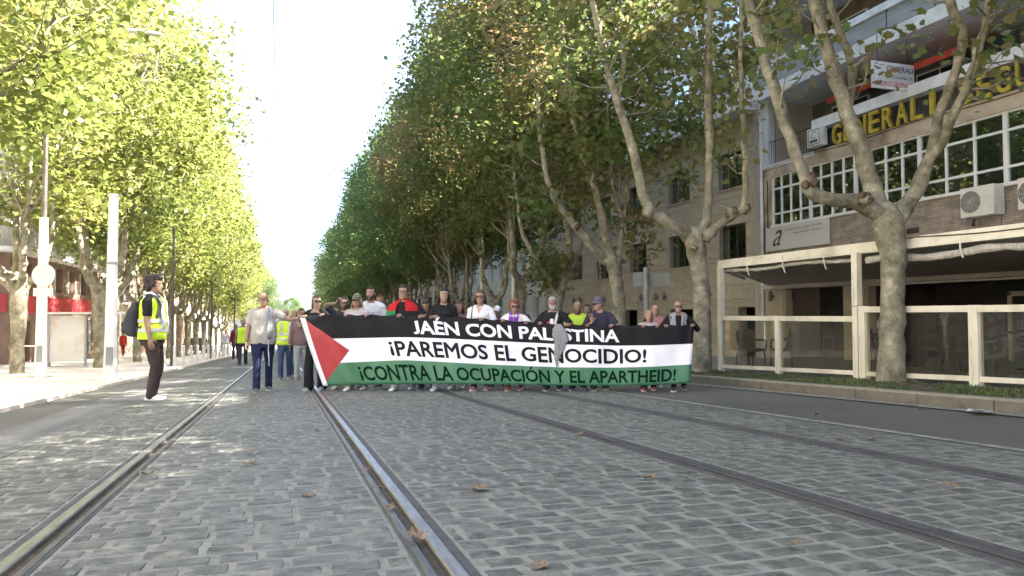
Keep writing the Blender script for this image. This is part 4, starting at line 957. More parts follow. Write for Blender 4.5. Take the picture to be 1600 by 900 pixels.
# poles and sign panel on the shaded side
def pole(px, X, ztop, r, mat, label, cap=.0, base_r=None):
    Y, _ = on_x(px, 540, X); t = thing('street_pole', label, 'pole', (X, Y, zg(Y) + .14)); h = ztop - zg(Y) - .14
    mb = MB(); mb.tube([(0, 0, 0), (0, 0, .9), (0, 0, .95), (0, 0, h)], [base_r or r * 1.35, base_r or r * 1.35, r, r * .8], 10); mb.build('shaft', mat, t, smooth=False)
    mb = MB(); mb.rings([[(q * math.cos(a), q * math.sin(a), z) for a in np.linspace(0, 2 * PI, 10, False)] for q, z in ((r * 2, -.02), (r * 2, .03), (r * 1.4, .05))]); mb.build('base_flange', mat, t)
    return t
M_pole = pm('pale_pole_paint', (.46, .44, .39), (.56, .54, .49), scale=3, rough=.5)
M_poleg = pm('grey_green_pole', (.15, .16, .145), (.20, .21, .19), scale=3, rough=.5)
pole(753, 8.2, 8.8, .105, M_pole, 'tall pale lamp post in front of the shaded trees')
pole(802, 8.1, 6.6, .07, M_pole, 'slender beige pole behind the woman with the purple scarf')
pole(820 + 150, 8.75, 5.3, .05, M_poleg, 'thin grey-green pole close to the broad forked plane tree')
sp = pole(1010, 8.3, 1.95, .075, M_poleg, 'short grey-green post carrying a sign box')
Ysp = sp.location.y; n_ = np.array([math.sin(YAW), math.cos(YAW), 0]); pp = [on_plane(x, y, np.array([8.3, Ysp, 0]) + n_ * .12, n_) for x, y in ((989, 426), (1047, 426), (1047, 447), (989, 447))]
mb = MB(); d_ = Vector((n_[0], n_[1], 0)) * .12
mb.add([p - sp.location for p in pp] + [p + d_ - sp.location for p in pp], [(0, 3, 2, 1), (4, 5, 6, 7), (0, 1, 5, 4), (1, 2, 6, 5), (2, 3, 7, 6), (3, 0, 4, 7)]); mb.build('sign_box', M_poleg, sp)
# overhead contact wires
for (X, z, lab) in ((-.17, 5.75, 'thin overhead contact wire above the polished rails'), (2.15, 6.1, 'thin overhead contact wire crossing the shaded crowns')):
    mb = MB().tube([(X, y, z) for y in (-10, 10, 40, 90, 150)], .0055, 5); o = mb.build('overhead_wire', M_dark); o.rotation_euler = SLOPE; tag(o, lab, 'wire')

# ------------------------------------------------------------------ sunlit side
M_pink = pm('brown_pink_render', (.20, .125, .095), (.27, .175, .135), scale=1.3, rough=.85)
M_redsign = pm('red_shop_fascia', (.42, .03, .04), (.50, .05, .06), scale=2, rough=.5)
CB = thing('corner_building', 'corner building with a white wraparound balcony and a red shop fascia', 'building', (-12, 38, zg(38)))
CX, CY = -11.6, 38.0
fo = [(-24 + .8 + k * 2.9, -24 + .8 + k * 2.9 + 1.7, z, z + h) for k in range(4) for z, h in ((-1.0, 1.5), (2.0, 1.3), (4.1, 2.0), (7.1, 1.8), (10.1, 1.8))]
so = [(39.2 + k * 2.6, 39.2 + k * 2.6 + 1.8, z, z + h) for k in range(6) for z, h in ((-1.6, 2.1), (2.0, 1.3), (4.1, 2.0), (7.1, 1.8), (10.1, 1.8))]
w = MB()
for c in wall_cells(-24, CX, -3, 3.6, fo): w.box(c[0], c[1], CY, CY + .3, c[2], c[3])
for c in wall_cells(CY + .3, 55, -3, 3.6, so): w.box(CX - .3, CX, *c)
wbuild(w, 'lower_wall', M_pink, CB)
w = MB()
for c in wall_cells(-24, CX, 3.6, 13, fo): w.box(c[0], c[1], CY, CY + .3, c[2], c[3])
for c in wall_cells(CY + .3, 55, 3.6, 13, so): w.box(CX - .3, CX, *c)
w.box(-24, CX, 54.7, 55, -3, 13); w.box(-24, CX, CY, 55, 13, 13.3); w.box(-24, -23.7, CY + .3, 54.7, -3, 13)
wbuild(w, 'upper_wall', M_cream, CB)
w = MB(); w.box(-22, CX - 1.5, CY + 1.5, CY + 1.6, -3, 13); w.box(CX - 1.6, CX - 1.5, CY + 1.6, 54, -3, 13); wbuild(w, 'inner_walls', M_dark, CB)  # near-black colour stands in for shade behind the windows
for (a, b, c, d) in fo: wpiece('window', M_gpane, a, b, CY + .15, CY + .16, c, d, CB); wpiece('window_bar', M_frame, (a + b) / 2 - .04, (a + b) / 2 + .04, CY + .1, CY + .14, c, d, CB)
for (a, b, c, d) in so: wpiece('window', M_gpane, CX - .16, CX - .15, a, b, c, d, CB); wpiece('window_bar', M_frame, CX - .14, CX - .1, (a + b) / 2 - .04, (a + b) / 2 + .04, c, d, CB)
for z in (3.6, 6.7, 9.7):
    w = MB(); w.box(-24, CX + .9, CY - .9, CY - .002, z, z + .22); w.box(CX + .002, CX + .9, CY, 54, z, z + .22); wbuild(w, 'balcony', M_white, CB)
    w = MB()
    for q in np.arange(-23.9, CX + .86, .15): w.box(q, q + .02, CY - .86, CY - .84, z + .22, z + 1.1)
    for q in np.arange(CY - .8, 54, .15): w.box(CX + .83, CX + .85, q, q + .02, z + .22, z + 1.1)
    w.box(-24, CX + .88, CY - .88, CY - .82, z + 1.1, z + 1.15); w.box(CX + .82, CX + .88, CY - .82, 54, z + 1.1, z + 1.15); wbuild(w, 'balcony_railing', M_grey, CB)
w = MB(); w.box(-20, CX - .1, CY - .08, CY - .01, .95, 1.75); wbuild(w, 'shop_fascia', M_redsign, CB)
w = MB(); w.box(CX + .01, CX + .08, 38.4, 53, .9, 1.7); wbuild(w, 'shop_fascia', M_redsign, CB)
w = MB(); w.box(-16.2, -14.8, CY - .12, CY - .02, -.15, .65); wbuild(w, 'shop_sign', M_dark, CB)
par(text_obj('lettering', 'RY', M_frame, lambda x, y, d: Vector((x, CY - .126, y)), None, bold=.02, fit=(-15.9, -15.1, .15, .5)), CB)
simple_block('apartment_building', 'cream apartment building with balconies behind the sunlit trees', -13.5, 1, 56, 80, 13, M_cream, 5, -1.0, 1.4, 1.7, 3.0, M_frame, True)
simple_block('apartment_building', 'pink apartment building further down the sunlit side', -13, 1, 80.5, 118, 12, pm('pink_render', (.42, .28, .22), (.50, .35, .28), scale=1, rough=.85), 5, -2.5, 1.4, 1.7, 3.4, M_frame)
simple_block('apartment_building', 'white block at the far end of the sunlit side', -12.5, 1, 119, 180, 10, M_white, 5, -5, 1.4, 1.7, 4.2, M_frame)
simple_block('apartment_building', 'tall pale building across from the office building', -16, 1, -30, 31, 15, M_cream, 4, 2.2, 1.5, 1.7, 3.1, M_frame, True)  # out of view, added for bounced light and window reflections

# lamp post with the round sign
X, Y = on_ground(63, 590, .05)
lp = thing('lamp_post', 'tall lamp post with the back of a round sign, on the sunlit pavement', 'lamp post', (X, Y, zg(Y) + .05))
M_wpole = pm('white_pole', (.62, .61, .58), (.72, .71, .68), scale=3, rough=.4); M_bpole = pm('dark_pole', (.06, .055, .05), (.10, .09, .08), scale=4, rough=.4)
MB().tube([(0, 0, 0), (0, 0, .02), (0, 0, 4.0)], [.15, .14, .10], 12).build('lower_shaft', M_wpole, lp, smooth=False)
MB().tube([(0, 0, 4.0), (0, 0, 8.7)], [.065, .05], 10).build('upper_shaft', M_bpole, lp)
MB().tube([(0, 0, 8.6), (.4, 0, 8.85), (1.6, -.1, 8.9)], [.04, .04, .03], 8).build('arm', M_wpole, lp)
mb = MB(); mb.ell((2.1, -.12, 8.92), (.6, .15, .07), 12, 6); mb.build('lamp_head', M_wpole, lp, smooth=True)
n = np.array([math.sin(YAW), math.cos(YAW), 0]); nv = Vector(n)
c = on_plane(68, 430, np.array([X, Y, 0]) - n * .2, n) - lp.location; rt = Vector((math.cos(YAW), -math.sin(YAW), 0))
mb = MB(); mb.rings([[c + nv * d + (rt * math.cos(a) + Vector((0, 0, 1)) * math.sin(a)) * r for a in np.linspace(0, 2 * PI, 28, False)] for d, r in ((-.012, .27), (-.012, .285), (.012, .285), (.012, .27))]); mb.build('round_sign', pm('sign_back_grey', (.55, .55, .55), rough=.4), lp)
c2 = c - Vector((0, 0, .42)); mb = MB(); mb.add([c2 + rt * a + Vector((0, 0, b)) + nv * d for d in (-.01, .01) for a, b in ((-.24, -.10), (.24, -.10), (.24, .10), (-.24, .10))], [(0, 1, 2, 3), (7, 6, 5, 4), (0, 4, 5, 1), (1, 5, 6, 2), (2, 6, 7, 3), (3, 7, 4, 0)]); mb.build('sign_plate', pm('sign_back_grey', (.55, .55, .55)), lp)
MB().box(-.06, .06, -.155, -.1, .4, .8).build('access_hatch', M_grey, lp); MB().box(-.2, .2, -.2, .2, -.02, .03).build('base_plate', M_grey, lp)
# white column
X, Y = on_ground(172, 594, .05)
wc = thing('white_column', 'thick white catenary column with a flat top near the marshal', 'column', (X, Y, zg(Y) + .05))
MB().tube([(0, 0, .05), (0, 0, .9), (0, 0, 4.15)], [.15, .13, .10], 14).build('shaft', M_wpole, wc); MB().box(-.22, .22, -.22, .22, 0, .06).build('foot_plate', M_wpole, wc); MB().tube([(0, 0, 4.15), (0, 0, 4.2)], .115, 14).build('cap', M_wpole, wc); MB().box(-.07, .07, -.155, -.11, .35, .75).build('access_hatch', M_grey, wc); MB().tube([(0, 0, 2.6), (0, 0, 2.66)], .125, 14).build('clamp_band', M_grey, wc)
# bus shelter
X, Y = on_ground(108, 573, .05)
bs = thing('bus_shelter', 'bus shelter with a bright poster panel on the sunlit pavement', 'bus shelter', (X, Y, zg(Y) + .05), -YAW)
M_sh = pm('shelter_metal', (.30, .31, .36), (.36, .37, .42), scale=4, rough=.4)
for sx in (-.78, .62, 1.35): MB().box(sx - .04, sx + .04, -.05, .05, 0, 2.0).build('post', M_sh, bs)
MB().box(-.9, 1.5, -.35, 1.1, 2.0, 2.08).build('roof', M_white, bs)
MB().box(-.74, .58, -.03, .03, .18, 1.94).build('poster_panel', pm('poster_white', (.66, .64, .60), (.72, .70, .66), scale=2, rough=.4, c3=(.52, .38, .30), scale3=1.1), bs)
MB().box(.66, 1.31, -.01, .01, .3, 1.9).build('glass_pane', M_gbar, bs)
MB().box(.7, 1.3, .4, .75, .42, .48).build('bench_seat', M_sh, bs)
for sx in (.75, 1.25): MB().box(sx - .03, sx + .03, .5, .6, 0, .42).build('bench_leg', M_sh, bs)
# low railing
X, Y = on_ground(40, 575, .05)
rl = thing('low_railing', 'low metal pedestrian railing next to the bus shelter', 'railing', (X, Y, zg(Y) + .05), -YAW)
for sx in (-.42, .42): MB().tube([(sx, 0, 0), (sx, 0, .8)], .025, 8).build('post', M_wpole, rl)
MB().tube([(-.45, 0, .8), (.45, 0, .8)], .025, 8).build('top_rail', M_wpole, rl); MB().tube([(-.45, 0, .2), (.45, 0, .2)], .02, 8).build('lower_rail', M_wpole, rl)
# slim posts further down
for k, (X, Y, h) in enumerate(((-3.9, 30, 5.2), (-3.9, 46, 5.4), (-3.8, 66, 5.4))):
    t = thing('slim_post', 'slim dark catenary post in the sunlit row of trunks', 'pole', (X, Y, zg(Y) + .05), 0, 'slim posts of the sunlit side')
    MB().tube([(0, 0, 0), (0, 0, h)], [.06, .045], 8).build('shaft', M_bpole, t); MB().box(-.13, .13, -.13, .13, 0, .03).build('foot_plate', M_bpole, t)
# bollards along the sunlit kerb
bo = None
for k, Y in enumerate(np.arange(27, 62, 2.6)):
    if bo is None:
        bo = thing('bollard', 'white bollard along the sunlit kerb', 'bollard', group='bollards along the sunlit kerb')
        MB().tube([(0, 0, 0), (0, 0, .7)], [.06, .055], 10).build('shaft', M_wpole, bo); mb = MB(); mb.ell((0, 0, .72), (.065, .065, .06), 10, 6); mb.build('cap', M_wpole, bo, smooth=True); o = bo
    else: o = copy_tree(bo)
    o.location = (-3.75, Y, zg(Y) + .05)
# a parked car far down
def car(X, Y, rz, col, label):
    t = thing('parked_car', label, 'car', (X, Y, zg(Y) + .05), rz)
    prof = [(-2.1, .35), (-2.15, .75), (-1.9, .95), (-1.25, 1.0), (-.75, 1.42), (.9, 1.45), (1.6, 1.05), (2.1, .95), (2.15, .4)]
    mb = MB(); mb.rings([[(x * (1 if abs(s) < .8 else .97), s, z if z < 1.01 else z) for x, z in prof] for s in (-.86, -.8, .8, .86)]); mb.build('body', pm('car_' + label[:5], col, rough=.3, spec=.6), t)
    for s in (-1, 1): mb = MB(); mb.add([(-1.1, s * .868, 1.02), (-.7, s * .868, 1.34), (.85, s * .868, 1.36), (1.35, s * .868, 1.05), (-1.1, s * .86, 1.02), (-.7, s * .86, 1.34), (.85, s * .86, 1.36), (1.35, s * .86, 1.05)], [(0, 1, 2, 3), (4, 7, 6, 5), (0, 4, 5, 1), (1, 5, 6, 2), (2, 6, 7, 3), (3, 7, 4, 0)]); mb.build('side_window', M_dark, t)
    for x in (-1.3, 1.3):
        for s in (-1, 1):
            w_ = MB().tube([(x, s * .7, .32), (x, s * .88, .32)], .32, 14).build('wheel', M_dark, t); MB().tube([(x, s * .88, .32), (x, s * .89, .32)], .19, 12).build('rim', M_grey, w_)
car(-7.3, 71, PI / 2, (.03, .03, .035), 'dark car parked far down the sunlit pavement')

# ------------------------------------------------------------------ the banner
BP0 = np.array([*on_ground(489, 612), 0.0]); BP1 = np.array([*on_ground(1074, 613), 0.0])
bdir = (BP1 - BP0) / np.linalg.norm(BP1 - BP0); bn = np.array([-bdir[1], bdir[0], 0.0])      # bn points away from the camera
BLEN = float(np.linalg.norm(BP1 - BP0))
_cx = [468, 500, 530, 620, 640, 700, 760, 850, 880, 960, 1020, 1085]
_top = [493, 490, 490.5, 491, 491.5, 493.5, 497, 503.5, 505, 507, 507.5, 506]
_bw = [530, 530, 529, 527, 527, 529, 532, 536.5, 538, 540, 539.5, 537]
_wg = [568, 567.5, 567, 563, 563, 566, 569.5, 573, 574, 574.5, 573, 569]
_bot = [604, 603.5, 602, 600, 600, 600, 600.5, 602, 602.5, 602.5, 601.5, 598]
_hands = [466, 476, 505, 541, 575, 624, 660, 680, 718, 754, 785, 824, 843, 888, 919, 956, 1004, 1028, 1040, 1083, 1090]
def b_px(U, v):
    l = 468 + 37 * max(0, 1 - v / 3) ** 1.1; r = 1078 + 7 * v / 3; x = l + (r - l) * U
    ys = [np.interp(x, _cx, c) for c in (_bot, _wg, _bw, _top)]
    i = int(np.searchsorted(_hands, x)); a_, b_ = _hands[max(0, i - 1)], _hands[min(len(_hands) - 1, i)]
    if b_ > a_: ys[3] += 2.4 * min(1, (b_ - a_) / 28) * math.sin(PI * (x - a_) / (b_ - a_)) ** 2
    return x, float(np.interp(v, [0, 1, 2, 3], ys))
def b_wave(U, v):
    s = U * BLEN; t = v / 3
    w = .030 * math.sin(s * 2.1 + .6) + .016 * math.sin(s * 5.3 + 1.2 * t) + .006 * math.sin(s * 13 + 3 * t)
    w += .035 * (1 - t) * math.sin(s * 1.3 + 2.0) + .007 * math.sin(s * 21 + 4 * math.sin(2.2 * t + s)) + .012 * math.sin(s * 8.3 - 5.0 * t + 1.3 * math.sin(s * 1.9)) - .016 * t * abs(math.sin(s * 4.1 + 2.6 * (1 - t) * math.sin(s * .9 + 1)))
    # folds fanning out below the hands near the left end and at the far right
    for (hu, a) in ((.115, .03), (.255, .03), (.78, .03), (.97, .025)):
        d = s - hu * BLEN; w += a * math.exp(-(d / (.16 + .55 * (1 - t))) ** 2) * math.sin(d * 11 * (.35 + t)) * t
    # top edge rolls back between the hands near the left end
    if t > .62 and U < .27: w += .10 * ((t - .62) / .38) ** 2 * math.sin(PI * min(1, max(0, U / .115 if U < .115 else (U - .115) / .14))) ** 2
    return w
def BPT(U, v, d=0.0):
    x, y = b_px(U, v); return on_plane(x, y, BP0 + bn * (b_wave(U, v) - d), bn)
def U_of(px, v):
    l = 468 + 37 * max(0, 1 - v / 3) ** 1.1; r = 1078 + 7 * v / 3; return (px - l) / (r - l)
banner = thing('protest_banner', 'wide black, white, green and red flag banner held by the marchers', 'banner', BPT(.5, 0))
bm = bmesh.new(); f_ = bm.faces.new([bm.verts.new(p) for p in ((0, 0, 0), (1, 0, 0), (1, 3, 0), (0, 3, 0))])
def cut(co, no): bmesh.ops.bisect_plane(bm, geom=bm.verts[:] + bm.edges[:] + bm.faces[:], plane_co=co, plane_no=no)
for v in (1, 2): cut((0, v, 0), (0, 1, 0))
cut((.013, 0, 0), (1, 0, 0)); AP = .102
cut((AP, 1.5, 0), Vector((1.5, AP, 0))); cut((AP, 1.5, 0), Vector((1.5, -AP, 0)))
for u in np.linspace(0, 1, 111)[1:-1]: cut((float(u), 0, 0), (1, 0, 0))
for v in [q for q in np.linspace(0, 3, 22)[1:-1] if min(abs(q - 1), abs(q - 2)) > .02]: cut((0, float(v), 0), (0, 1, 0))
M_bb = pm('banner_black', (.012, .012, .014), (.018, .018, .021), scale=3, rough=.6, spec=.12); M_bw = pm('banner_white', (.78, .78, .83), (.84, .84, .88), scale=2, rough=.55)
M_bg = pm('banner_green', (.045, .165, .085), (.055, .19, .10), scale=2, rough=.5); M_br = pm('banner_red', (.36, .018, .028), (.42, .026, .036), scale=2, rough=.5)
mi = []
for f in bm.faces:
    c = f.calc_center_median(); U, v = c.x, c.y
    k = 0 if v > 2 else 1 if v > 1 else 2
    if U < AP * (1 - abs(v - 1.5) / 1.5): k = 3
    if U < .013: k = 1
    f.material_index = k; f.smooth = True
for v in bm.verts: v.co = BPT(v.co.x, v.co.y) - banner.location
bmesh.ops.recalc_face_normals(bm, faces=bm.faces[:])
bme_ = bpy.data.meshes.new('cloth'); bm.to_mesh(bme_); bm.free()
clo = link('cloth', bme_, [M_bb, M_bw, M_bg, M_br], banner)
sol = clo.modifiers.new('thickness', 'SOLIDIFY'); sol.thickness = .003; sol.offset = 0
def btext(body, x0, x1, v0, v1, mat, bold, label):
    vm = (v0 + v1) / 2; u0, u1 = U_of(x0, vm), U_of(x1, vm)
    cuts = [(float(u), None) for u in np.linspace(u0, u1, 90)[1:-1]] + [(None, float(q)) for q in np.linspace(v0, v1, 5)[1:-1]]
    return text_obj('lettering', body, mat, lambda x, y, d: BPT(x, y, .006) - banner.location, banner, bold=bold, fit=(u0, u1, v0, v1), cuts=cuts, label=label, level=True)
M_tg = pm('banner_dark_green_ink', (.003, .018, .009), (.004, .023, .011), scale=2, rough=.9, spec=.05)
btext('JAÉN CON PALESTINA', 645, 968, 2.16, 2.76, M_bw, .03, 'white capital lettering on the black stripe')
btext('¡PAREMOS EL GENOCIDIO!', 609, 1010, 1.20, 1.82, M_bb, .024, 'black capital lettering on the white stripe')
btext('¡CONTRA LA OCUPACIÓN Y EL APARTHEID!', 562, 1056, .17, .80, M_tg, .022, 'dark green capital lettering on the green stripe')

# ------------------------------------------------------------------ people
def remesh(mb, voxel, iters=2, fold=0.0, fs=7.0, k=1.0, stretch=(1, 1, .45), seed=0):
    me = mb.mesh('tmp'); ob = bpy.data.objects.new('tmp', me); COL.objects.link(ob)
    m = ob.modifiers.new('r', 'REMESH'); m.mode = 'VOXEL'; m.voxel_size = voxel; m.use_smooth_shade = True
    if iters: s = ob.modifiers.new('s', 'SMOOTH'); s.iterations = iters; s.factor = .5
    dg = bpy.context.evaluated_depsgraph_get(); dg.update(); out = bpy.data.meshes.new_from_object(ob.evaluated_get(dg)); bpy.data.objects.remove(ob); bpy.data.meshes.remove(me)
    n = len(out.vertices); co = np.empty(n * 3); out.vertices.foreach_get('co', co); co = co.reshape(-1, 3)
    if fold:
        no = np.empty(n * 3); out.vertices.foreach_get('normal', no); no = no.reshape(-1, 3); sv = Vector((seed * 1.7, seed, 0))
        a = np.array([noise.noise(Vector((p[0] * stretch[0], p[1] * stretch[1], p[2] * stretch[2])) * fs + sv) + .5 * noise.noise(Vector(p) * fs * 2.3 + sv) for p in co]); co = co + no * a[:, None] * fold
    co *= k; out.vertices.foreach_set('co', co.ravel()); out.update(); return out
def sup(cx, cy, z, rx, ry, n=16, e=.85):
    r = []
    for j in range(n):
        a = 2 * PI * j / n; c, s = math.cos(a), math.sin(a)
        r.append((cx + rx * math.copysign(abs(c) ** e, c), cy + ry * math.copysign(abs(s) ** e, s), z))
    return r
def limb(mb, pts, rad, n=10):
    pts = [Vector(p) for p in pts]; P = []; R = []
    for i in range(len(pts) - 1):
        for j in range(4):
            t = j / 4; P.append(pts[i].lerp(pts[i + 1], t)); R.append(rad[i] * (1 - t) + rad[i + 1] * t)
    P.append(pts[-1]); R.append(rad[-1])
    d0 = (P[0] - P[1]).normalized(); d1 = (P[-1] - P[-2]).normalized()
    P = [P[0] + d0 * R[0] * .8] + P + [P[-1] + d1 * R[-1] * .5]; R = [R[0] * .4] + R + [R[-1] * .5]
    mb.tube(P, R, n)
def ik(a, t, l1, l2, pole):
    a, t, pole = Vector(a), Vector(t), Vector(pole); d = t - a; L = d.length
    if L > (l1 + l2) * .995: t = a + d.normalized() * (l1 + l2) * .995; d = t - a; L = d.length
    c = (l1 * l1 + L * L - l2 * l2) / (2 * l1 * L); c = max(-1, min(1, c)); dn = d.normalized()
    pp = pole - dn * pole.dot(dn); pp = pp.normalized() if pp.length > 1e-5 else Vector((0, 1, 0))
    return a + dn * l1 * c + pp * l1 * math.sqrt(max(0, 1 - c * c)), t
TORSO = [(.80, .150, .112), (.90, .172, .122), (1.0, .162, .116), (1.09, .148, .108), (1.2, .158, .115), (1.32, .172, .120), (1.40, .168, .104), (1.455, .115, .085), (1.49, .060, .060)]
def torso_at(z, g=1.0, belly=0.0, fem=0.0):
    zs = [q[0] for q in TORSO]; rx = float(np.interp(z, zs, [q[1] for q in TORSO])); ry = float(np.interp(z, zs, [q[2] for q in TORSO]))
    b = math.exp(-((z - 1.06) / .13) ** 2); gg = 1 + (g - 1) * (1 if z < 1.42 else max(0, (1.49 - z) / .07))
    rx *= gg * (1 + .25 * belly * b - .10 * fem * b); ry *= gg * (1 + .55 * belly * b); cy = -.035 * belly * b - .012 * fem * math.exp(-((z - 1.29) / .06) ** 2)
    ry += .022 * fem * math.exp(-((z - 1.29) / .06) ** 2); return cy, rx, ry
HEAD = [(-.118, -.060, .020, .018), (-.106, -.050, .040, .040), (-.078, -.026, .055, .068), (-.04, -.008, .066, .086), (0, 0, .073, .095), (.04, .003, .076, .099), (.075, .006, .070, .092), (.10, .008, .052, .070), (.115, .01, .025, .035)]
SKIN = {}
def skinm(c):
    key = 'skin_%02d%02d%02d' % tuple(int(x * 100) for x in c)
    return pm(key, tuple(x * .88 for x in c), c, scale=9, rough=.55, spec=.35)
M_eye = pm('eye_white', (.6, .58, .55), rough=.3); M_iris = pm('eye_iris', (.03, .02, .015), rough=.2)
M_lens = pm('sunglass_lens', (.008, .007, .007), rough=.12, spec=.7); M_rim = pm('glasses_rim', (.03, .025, .02), rough=.35)
def hair_shell(fn, c=(0, .006, .012), r=(.082, .106, .118), nu=22, nv=16):
    """closed surface round the head; fn(direction)->radius factor (below ~.9 sinks into the head)"""
    rs = []
    for i in range(nv + 1):
        ph = -PI / 2 + PI * (i + .02) / (nv + .04); ring = []
        for j in range(nu):
            a = 2 * PI * j / nu; d = Vector((math.cos(a) * math.cos(ph), math.sin(a) * math.cos(ph), math.sin(ph))); k = fn(d)
            ring.append(Vector((c[0] + d.x * r[0] * k, c[1] + d.y * r[1] * k, c[2] + d.z * r[2] * k)))
        rs.append(ring)
    return MB().rings(rs)
def sst(a, b, x): t = max(0, min(1, (x - a) / (b - a))); return t * t * (3 - 2 * t)
def hand(mb, wrist, d, n, side, curl, sc=1.0):
    d = Vector(d).normalized(); n = Vector(n); n = (n - d * n.dot(d)).normalized(); l = d.cross(n)
    R = Matrix((l, n, d)).transposed(); wrist = Vector(wrist)
    mb.ell(wrist + d * .048 * sc, (.041 * sc, .017 * sc, .056 * sc), 10, 6, rot=R)
    for i, (o, ln) in enumerate(((-.031, .066), (-.0105, .078), (.0105, .072), (.031, .056))):
        p = wrist + d * .088 * sc + l * o * sc; pts = [p - d * .02 * sc]; a = 0
        for seg, ca in ((.42, .25), (.33, .55), (.25, .45)):
            a += curl * ca * 2.4; p = p + (d * math.cos(a) + n * math.sin(a)) * ln * seg * sc * 1.15; pts.append(p)
        mb.tube(pts, [.0095 * sc, .0092 * sc, .0085 * sc, .007 * sc], 6)
    p = wrist + d * .025 * sc + l * side * .036 * sc
    mb.tube([p, p + (d * .6 + l * side * .8 + n * .2).normalized() * .035 * sc, p + (d * .95 + l * side * .55 + n * (.3 + .8 * curl)).normalized() * .068 * sc], [.0125 * sc, .0105 * sc, .008 * sc], 6)
def ribbon(path, width, thick, normal_fn, n_w=5, wave=.006, seed=0):
    """a folded strip of cloth along path; normal_fn(i) gives the outward direction"""
    path = [Vector(p) for p in path]; rs = []
    for i, p in enumerate(path):
        t = (path[min(i + 1, len(path) - 1)] - path[max(i - 1, 0)]).normalized(); nn = Vector(normal_fn(i)); nn = (nn - t * nn.dot(t)).normalized(); s = t.cross(nn)
        w = width[i] if hasattr(width, '__len__') else width
        fr, bk = [], []
        for j in range(n_w + 1):
            q = j / n_w - .5; off = wave * math.sin(j * 2.4 + i * .35 + seed) + wave * .6 * math.sin(i * 1.1 + j + seed)
            fr.append(p + s * q * w + nn * (off + thick)); bk.append(p + s * q * w + nn * off)
        rs.append(fr + bk[::-1])
    return MB().rings(rs)
def _keff():
    m = bpy.data.materials.new('keffiyeh'); nt, b, out = nodes_of(m); L = nt.links.new; tc = nt.nodes.new('ShaderNodeTexCoord')
    mp = nt.nodes.new('ShaderNodeMapping'); mp.inputs['Rotation'].default_value = (.3, .5, .78); mp.inputs['Scale'].default_value = (60, 60, 60); L(tc.outputs['Object'], mp.inputs[0])
    ck = nt.nodes.new('ShaderNodeTexChecker'); ck.inputs['Scale'].default_value = 1; ck.inputs[1].default_value = (.42, .42, .42, 1); ck.inputs[2].default_value = (.09, .09, .095, 1); L(mp.outputs[0], ck.inputs[0])
    n = nz(nt, tc.outputs['Object'], 12, 3); L(mixc(nt, ramp(nt, n, [(.44, (0, 0, 0)), (.56, (1, 1, 1))]), ck.outputs[0], (.26, .26, .27)), b.inputs['Base Color']); b.inputs['Roughness'].default_value = .95; return m
M_keff = _keff()
PN = [0]
